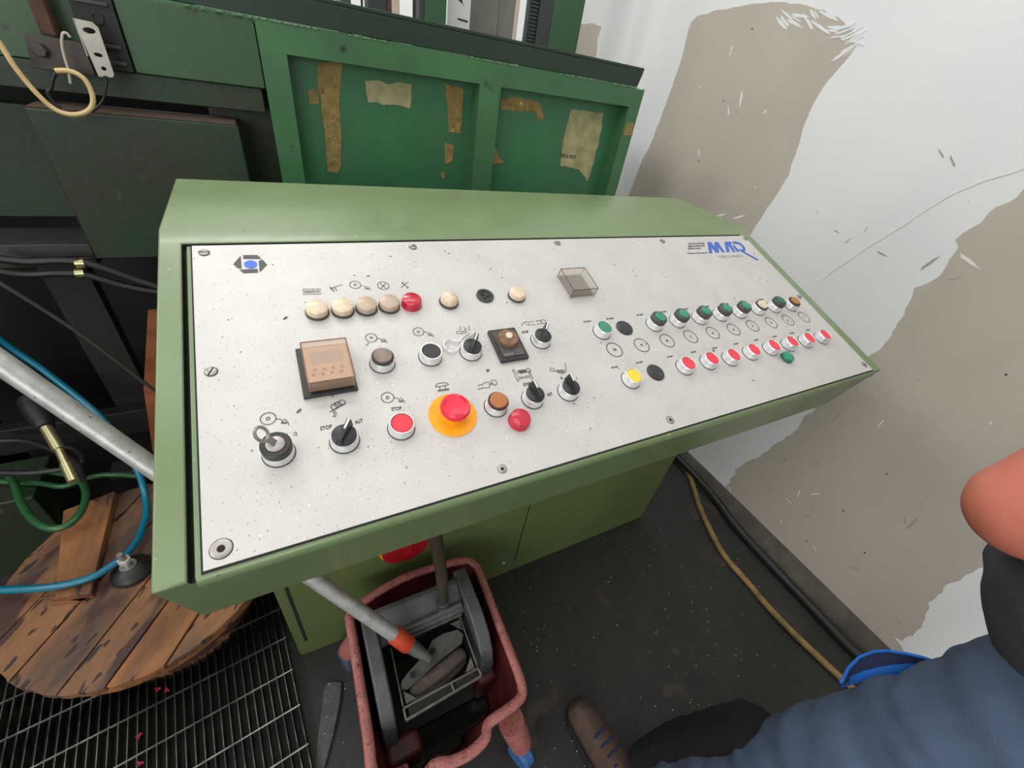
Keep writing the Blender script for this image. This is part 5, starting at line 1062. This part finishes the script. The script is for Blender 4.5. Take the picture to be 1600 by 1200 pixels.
for cx_, cy_, sx in ((0.3255, 0.118, -1), (0.1705, 0.010, 1), (0.322, 0.012, -1)):
    mb = MB(); mb.slabz([(cx_, cy_), (cx_ + sx * 0.022, cy_), (cx_, cy_ + (0.024 if cy_ < 0.05 else -0.024))], 0.327, 0.3295); mb.build('press_gusset', M_wringl, bk, wm=bw, smooth=0)
lv = [Vector(p) for p in D['lever']]
mb = MB(); mb.tube(smooth_path(lv, 4), [0.0125 + 0.0002 * i for i in range(13)], 14); lv_o = mb.build('wringer_lever', M_lever, bk, wm=bw); lab(lv_o, 'dark brown wringer lever standing upright')
mb = MB(); d_ = (lv[1] - lv[0]).normalized()
for k in range(2): mb.tube([lv[0] + d_ * (0.012 * k - 0.004), lv[0] + d_ * (0.012 * k + 0.003)], 0.0155, 16)
mb.build('lever_collar', M_wring, bk, wm=bw)
# wheels
wl = D['wheels']
for k, (x, y, m, l_) in enumerate(((0.418, -0.128, M_wheel, 'blue castor wheel at the front right'), (0.072, 0.250, M_wheelg, 'dark blue castor wheel at the back left'), (0.095, -0.10, M_wheel, 'blue castor wheel at the front left'), (0.395, 0.235, M_wheelg, 'dark blue castor wheel at the back right'))):
    Mw = Matrix.Translation((x, y, 0.036)) @ Matrix.Rotation(0.35, 4, 'Z') @ Matrix.Rotation(pi/2, 4, 'Y')
    mb = MB(); mb.lathe([(0.010, -0.017), (0.028, -0.017), (0.036, -0.010), (0.036, 0.010), (0.028, 0.017), (0.010, 0.017)], 28, M=Mw); wo = mb.build('wheel', m, bk, wm=bw); lab(wo, l_)
    c2_ = bc + (Vector((x, y)) - bc) * 0.80; top = Vector((c2_.x, c2_.y, 0.20)); bot = Vector((x, y, 0.105)).lerp(Vector((c2_.x, c2_.y, 0.105)), 0.22)
    mb = MB(); mb.tube([top, top.lerp(bot, 0.5), bot, bot - Vector((0, 0, 0.006))], [0.030, 0.029, 0.026, 0.015], 14); mb.build('castor_leg', M_bucket, bk, wm=bw)

# ------------------------------------------------------------------ mop
mA, mB_, mS, mR = Vector(D['mop'][0]), Vector(D['mop'][1]), Vector(D['mop'][2]), D['mop'][3]
mp_ = thing('mop', 'mop with aluminium handle leaning out of the pink bucket', 'mop', mB_); mw = W(mp_)
dv = (mB_ - mA).normalized(); top = mA - dv * 0.42
mb = MB(); mb.tube([top, mA, mB_ - dv * 0.02], mR, 18); lab(mb.build('handle', M_alu, mp_, wm=mw), 'dull aluminium tube handle')
mb = MB(); mb.tube([mB_ - dv * 0.028, mB_ - dv * 0.024, mB_ + dv * 0.020, mB_ + dv * 0.026], [mR + 0.001, mR + 0.0035, mR + 0.0045, mR + 0.001], 18); lab(mb.build('collar', M_collar, mp_, wm=mw), 'orange red threaded collar')
mb = MB(); mb.tube([mB_ + dv * 0.026, mB_.lerp(mS, 0.55), mS], [mR + 0.001, mR * 0.95, mR * 0.6], 14); mb.build('socket', M_mophead, mp_, wm=mw)
pl_ = [Vector((p[0], p[1])) for p in D['mopplate']]
mb = MB(); mb.prism([(p.x, p.y, 0.333 - (0.012 if i in (0, 13, 12) else 0)) for i, p in enumerate(pl_)], [(p.x, p.y, 0.3395 - (0.012 if i in (0, 13, 12) else 0)) for i, p in enumerate(pl_)]); hd = mb.build('mop_holder', M_mophead, mp_, wm=mw, bevel=0.0015, smooth=60)
for fx_, fy_ in ((0.196, 0.0505), (0.2475, 0.0765)):
    mb = MB(); mb.lathe([(0.0065, 0.0), (0.0065, 0.0015), (0.0045, 0.0015), (0.0043, 0.0003), (0.0001, 0.0003)], 16, (fx_, fy_, 0.3396), open_=True); mb.build('rivet_hole', M_pit, hd, wm=mw)
cl_ = [Vector((p[0], p[1])) for p in D['mopcloth']]
mb = MB(); n_ = len(cl_); cen = sum(cl_, Vector((0, 0))) / n_
rings_ = []
for s_, z_ in ((1.0, 0.240), (1.03, 0.29), (1.0, 0.318), (0.9, 0.327), (0.5, 0.330)):
    rings_.append([(cen.x + (p.x - cen.x) * s_ + 0.004 * noise.noise(Vector((p.x * 70, p.y * 70, z_ * 30))), cen.y + (p.y - cen.y) * s_ + 0.004 * noise.noise(Vector((p.y * 70, p.x * 70, z_ * 30 + 5))), z_ + 0.004 * noise.noise(Vector((p.x * 90, p.y * 90, z_ * 50)))) for p in cl_])
vs = [p for r_ in rings_ for p in r_]; fs = []
for k in range(4):
    for i in range(n_): j = (i + 1) % n_; fs.append((k*n_+i, k*n_+j, (k+1)*n_+j, (k+1)*n_+i))
fs.append(tuple(range(n_))[::-1]); fs.append(tuple(4*n_ + i for i in range(n_)))
mb.add(vs, fs); o = mb.build('mop_cloth', M_mopcloth, mp_, wm=mw, smooth=180); sd = o.modifiers.new('soft', 'SUBSURF'); sd.levels = 2; sd.render_levels = 2

# ------------------------------------------------------------------ things on the floor
tp_ = D['tool']; mb = MB(); mb.slabz(tp_, 0.0, 0.010)
o = mb.build('rubber_strip', M_tool, None, wm=Matrix.Translation((0.005, 0.13, 0)), bevel=0.003); o.location = (0.005, 0.13, 0); tag(o, 'scuffed grey flat strip lying on the floor between grating and bucket', 'strip')
cable('floor_cable', [(1.610, 1.5, 0.0115), (1.612, 0.95, 0.0115)] + [(min(p[0], 1.612), p[1], 0.0115) for p in D['gold']] , 0.011, M_gold, 'dirty tan cable lying along the floor by the wall', 'cable')
cable('floor_cable', [(1.628, 1.5, 0.040), (1.628, 1.0, 0.040)] + [(min(p[0], 1.600), p[1], 0.018 if p[1] < 0.35 else 0.028) for p in D['black']], 0.0165, M_rubber, 'thick black cable lying along the foot of the wall', 'cable')
random.seed(21); mb = MB()
for k in range(260):
    x = random.uniform(0.0, 1.5); y = random.uniform(-0.35, 0.32) if x < 1.2 else random.uniform(-0.4, 0.4)
    if 0.06 < x < 0.44 and -0.14 < y < 0.3: continue
    s_ = random.uniform(0.0006, 0.0022); a = random.uniform(0, 6.3); d_ = Vector((cos(a), sin(a), 0)) * s_; n2 = Vector((-d_.y, d_.x, 0)) * 0.5; c_ = Vector((x, y, 0.0002))
    mb.prism([c_ - d_ - n2, c_ + d_ - n2, c_ + d_ + n2, c_ - d_ + n2], [c_ - d_ * .5 + Vector((0, 0, s_ * .5)), c_ + d_ * .5 + Vector((0, 0, s_ * .6)), c_ + d_ * .4 + n2 + Vector((0, 0, s_ * .5)), c_ - d_ * .5 + n2 + Vector((0, 0, s_ * .4))])
o = tag(mb.build('floor_swarf', M_chip, None, smooth=0), 'tiny bright metal chips scattered over the dark floor', 'swarf'); o['kind'] = 'stuff'

# ------------------------------------------------------------------ person at the right
def caps(mb, p0, p1, r0, r1, n=16):
    p0 = Vector(p0); p1 = Vector(p1); d = (p1 - p0).normalized(); pts = []; rs = []
    for i in range(5): a = pi/2 * i / 5; pts.append(p0 - d * r0 * cos(a)); rs.append(max(r0 * sin(a), 0.0008))
    for i in range(5): t_ = i / 4; pts.append(p0.lerp(p1, t_)); rs.append(r0 + (r1 - r0) * t_)
    for i in range(1, 6): a = pi/2 * i / 5; pts.append(p1 + d * r1 * sin(a)); rs.append(max(r1 * cos(a), 0.0008))
    mb.tube(pts, rs, n)
def ell(mb, c, r, n=20, M=None):
    prof = [(max(sin(pi * i / 12), 0.002), -cos(pi * i / 12)) for i in range(13)]
    Mx = Matrix.Translation(c) @ (M or Matrix()) @ Matrix.Diagonal((r[0], r[1], r[2], 1)); mb.lathe(prof, n, M=Mx)
def fuse(mb, name, m, parent, wm, voxel, smooth_it, wr=0.0, wrs=1.0, shell=None):
    me = bpy.data.meshes.new(name); me.from_pydata([tuple(v) for v in mb.v], [], mb.f)
    bm = bmesh.new(); bm.from_mesh(me); bmesh.ops.recalc_face_normals(bm, faces=bm.faces); bm.to_mesh(me); bm.free()
    t_ = bpy.data.objects.new('tmp', me); COL.objects.link(t_)
    r_ = t_.modifiers.new('r', 'REMESH'); r_.mode = 'VOXEL'; r_.voxel_size = voxel
    s_ = t_.modifiers.new('s', 'SMOOTH'); s_.iterations = smooth_it; s_.factor = 0.5
    dg = bpy.context.evaluated_depsgraph_get(); out = bpy.data.meshes.new_from_object(t_.evaluated_get(dg)); bpy.data.objects.remove(t_); bpy.data.meshes.remove(me)
    if wr:
        out.update(); nrm = [v.normal.copy() for v in out.vertices]
        for v, nn in zip(out.vertices, nrm):
            p = v.co
            w_ = noise.noise(Vector((p.x * 9, p.y * 9, p.z * 26)) * wrs) + 0.5 * noise.noise(Vector((p.x * 30 + p.z * 18, p.y * 30, p.z * 34)) * wrs)
            v.co = p + nn * (w_ * wr)
    out.transform(wm.inverted()); out.name = name; out.materials.clear(); out.materials.append(m); out.shade_smooth()
    o = bpy.data.objects.new(name, out); COL.objects.link(o)
    if parent is not None: o.parent = parent
    return o
per = thing('person', 'person in blue grey work trousers and charcoal shirt standing beside the console', 'person', (0.80, -0.40, 0)); pw = W(per)
HL, KL, AL = (0.822, -0.466, 0.875), (0.700, -0.395, 0.50), (0.628, -0.325, 0.11)
HR, KR_, AR = (0.995, -0.49, 0.87), (1.030, -0.47, 0.50), (1.05, -0.55, 0.10)
SHL, SHR = (0.735, -0.49, 1.36), (1.075, -0.46, 1.40)
EL, WRL = (0.772, -0.288, 1.085), (0.835, -0.300, 1.325)
ER, WRR = (1.160, -0.56, 1.12), (1.20, -0.62, 0.88)
mb = MB()
ell(mb, (0.905, -0.40, 1.655), (0.075, 0.095, 0.118)); ell(mb, (0.905, -0.345, 1.60), (0.052, 0.055, 0.065)); caps(mb, (0.905, -0.43, 1.46), (0.905, -0.41, 1.58), 0.058, 0.054)
caps(mb, (0.905, -0.300, 1.652), (0.905, -0.287, 1.622), 0.010, 0.015)
for s_ in (-1, 1): ell(mb, (0.905 + s_ * 0.077, -0.405, 1.645), (0.012, 0.022, 0.032))
ell(mb, (0.905, -0.46, 1.25), (0.165, 0.105, 0.20)); ell(mb, (0.900, -0.455, 1.03), (0.135, 0.080, 0.16)); caps(mb, SHL, SHR, 0.07, 0.07)
caps(mb, SHL, EL, 0.062, 0.055); caps(mb, EL, WRL, 0.054, 0.032); caps(mb, SHR, ER, 0.058, 0.044); caps(mb, ER, WRR, 0.044, 0.030)
for H_, K_, A_ in ((HL, KL, AL), (HR, KR_, AR)): caps(mb, H_, K_, 0.080, 0.055); caps(mb, K_, A_, 0.054, 0.038)
for wr_, dr_, side in ((Vector(WRL), Vector((0.10, 0.25, 0.96)).normalized(), Vector((0.75, 0.6, -0.2))), (Vector(WRR), Vector((0.0, -0.15, -0.98)).normalized(), Vector((-0.2, 0.95, 0.2)))):
    sd_ = side.normalized(); nn_ = dr_.cross(sd_).normalized(); pc = wr_ + dr_ * 0.05
    for j in (-1, 0, 1): caps(mb, wr_ + sd_ * j * 0.012, wr_ + dr_ * 0.085 + sd_ * j * 0.027, 0.018, 0.014)
    for j, ln in zip((-1.5, -0.5, 0.5, 1.5), (0.062, 0.074, 0.078, 0.068)):
        k0 = wr_ + dr_ * 0.088 + sd_ * j * 0.0195; k1 = k0 + dr_ * ln * 0.5 + nn_ * 0.008; k2 = k1 + dr_ * ln * 0.32 + nn_ * 0.022
        caps(mb, k0, k1, 0.0095, 0.0088, 10); caps(mb, k1, k2, 0.0088, 0.0076, 10)
    t0 = wr_ + dr_ * 0.028 + sd_ * 0.026; t1 = t0 + dr_ * 0.032 + sd_ * 0.026 + nn_ * 0.008; t2 = t1 + dr_ * 0.030 + sd_ * 0.006 + nn_ * 0.010
    caps(mb, t0, t1, 0.0125, 0.0105, 10); caps(mb, t1, t2, 0.0105, 0.0085, 10)
body = fuse(mb, 'body', M_skin, per, pw, 0.0065, 4)
mb = MB()
for s_ in (-1, 1):
    ell(mb, (0.905 + s_ * 0.031, -0.3145, 1.660), (0.013, 0.010, 0.0105), 14)
lab(mb.build('eye', M_eye, per, wm=pw), 'eyes')
mb = MB(); ell(mb, (0.905, -0.3005, 1.585), (0.024, 0.008, 0.006), 14); lab(mb.build('mouth', M_redlens, per, wm=pw), 'closed mouth')
mb = MB(); ell(mb, (0.905, -0.412, 1.690), (0.082, 0.100, 0.095)); ell(mb, (0.905, -0.45, 1.63), (0.078, 0.07, 0.09)); lab(fuse(mb, 'hair', M_hair, per, pw, 0.009, 3, 0.003, 3.0), 'short brown hair')
# T-shirt
mb = MB(); ell(mb, (0.905, -0.46, 1.26), (0.180, 0.118, 0.21)); ell(mb, (0.902, -0.432, 1.035), (0.192, 0.150, 0.178)); ell(mb, (0.905, -0.47, 0.985), (0.178, 0.125, 0.10)); caps(mb, SHL, SHR, 0.082, 0.082)
e_ = Vector(SHL).lerp(Vector(EL), 0.62); caps(mb, SHL, e_, 0.074, 0.068); e_ = Vector(SHR).lerp(Vector(ER), 0.62); caps(mb, SHR, e_, 0.074, 0.068)
lab(fuse(mb, 'shirt', M_shirt, per, pw, 0.010, 4, 0.006, 0.8), 'charcoal short sleeved shirt')
# trousers
mb = MB(); ell(mb, (0.905, -0.490, 0.90), (0.178, 0.115, 0.09)); caps(mb, HL, HR, 0.088, 0.088)
for H_, K_, A_ in ((HL, KL, AL), (HR, KR_, AR)): caps(mb, H_, K_, 0.102, 0.082); caps(mb, K_, A_, 0.082, 0.064)
lab(fuse(mb, 'trousers', M_trous, per, pw, 0.009, 4, 0.0075, 0.9), 'blue grey work trousers')
def shoe(a, toe, nm):
    a = Vector(a); toe = Vector(toe); d = (toe - a).to_2d().normalized().to_3d(); mb = MB()
    heel = Vector((a.x, a.y, 0)) - d * 0.045
    caps(mb, heel + Vector((0, 0, 0.062)), heel + Vector((0, 0, 0.125)), 0.040, 0.044); caps(mb, heel + Vector((0, 0, 0.058)), heel + d * 0.12 + Vector((0, 0, 0.060)), 0.040, 0.042); caps(mb, heel + d * 0.10 + Vector((0, 0, 0.056)), heel + d * 0.215 + Vector((0, 0, 0.052)), 0.046, 0.040)
    caps(mb, heel + d * 0.02 + Vector((0, 0, 0.10)), heel + d * 0.13 + Vector((0, 0, 0.064)), 0.042, 0.036)
    o = fuse(mb, 'shoe', M_shoe, per, pw, 0.008, 3, 0.002, 3.0)
    n2 = Vector((-d.y, d.x, 0)); mb = MB(); pz = []
    for t_, w_ in ((-0.036, 0.022), (-0.02, 0.036), (0.06, 0.036), (0.15, 0.046), (0.215, 0.040), (0.245, 0.022)): pz.append((heel + d * t_ + n2 * w_))
    for t_, w_ in ((0.245, -0.022), (0.215, -0.040), (0.15, -0.046), (0.06, -0.036), (-0.02, -0.036), (-0.036, -0.022)): pz.append((heel + d * t_ + n2 * w_))
    mb.slabz([(p.x, p.y) for p in pz], 0.0, 0.022); so = mb.build('sole', M_sole, o, wm=pw, bevel=0.004); lab(so, 'black sole')
    mb = MB()
    for k in range(4): p_ = heel + d * (0.095 + 0.022 * k) + Vector((0, 0, 0.107 - 0.0035 * k)); mb.tube([p_ - n2 * 0.024, p_ + Vector((0, 0, 0.006)), p_ + n2 * 0.024], 0.0028, 6)
    mb.build('laces', M_pockd, o, wm=pw)
    return o
lab(shoe((0.625, -0.30, 0), (0.600, -0.12, 0), 'left'), 'dusty brown leather shoe, the one in view')
lab(shoe((1.05, -0.545, 0), (1.05, -0.35, 0), 'right'), 'dusty brown leather shoe of the far leg')

# black knee and shin panel, pocket with bright blue lining
mb = MB(); caps(mb, (0.700, -0.325, 0.50), (0.672, -0.288, 0.30), 0.052, 0.046); caps(mb, (0.672, -0.288, 0.30), (0.640, -0.272, 0.17), 0.046, 0.035)
lab(fuse(mb, 'black_leg_panel', M_legblack, per, pw, 0.009, 3, 0.003, 2.0), 'black panel along knee and shin of the trouser leg')
po, pi_, pb = ([Vector(p) for p in r_] for r_ in D['pocket'])
def band(a, b, name, m, label):
    th = Vector((0.0, -0.004, -0.005)); n = len(a); mb = MB(); vs = a + b + [p + th for p in a] + [p + th for p in b]; fs = []
    for i in range(n - 1): fs += [(i, i+1, n+i+1, n+i), (2*n+i, 3*n+i, 3*n+i+1, 2*n+i+1), (i, 2*n+i, 2*n+i+1, i+1), (n+i, n+i+1, 3*n+i+1, 3*n+i)]
    mb.add(vs, fs); lab(mb.build(name, m, per, wm=pw), label)
band(po, pi_, 'pocket_opening', M_pockd, 'dark navy gap of the open trouser pocket')
band([p + Vector((0, 0, 0.001)) for p in pi_], pb, 'pocket_lining', M_pock, 'bright blue pocket lining')
mb = MB(); mb.tube(po, 0.0022, 8); lab(mb.build('pocket_edge', M_pock, per, wm=pw), 'blue edge of the open pocket')
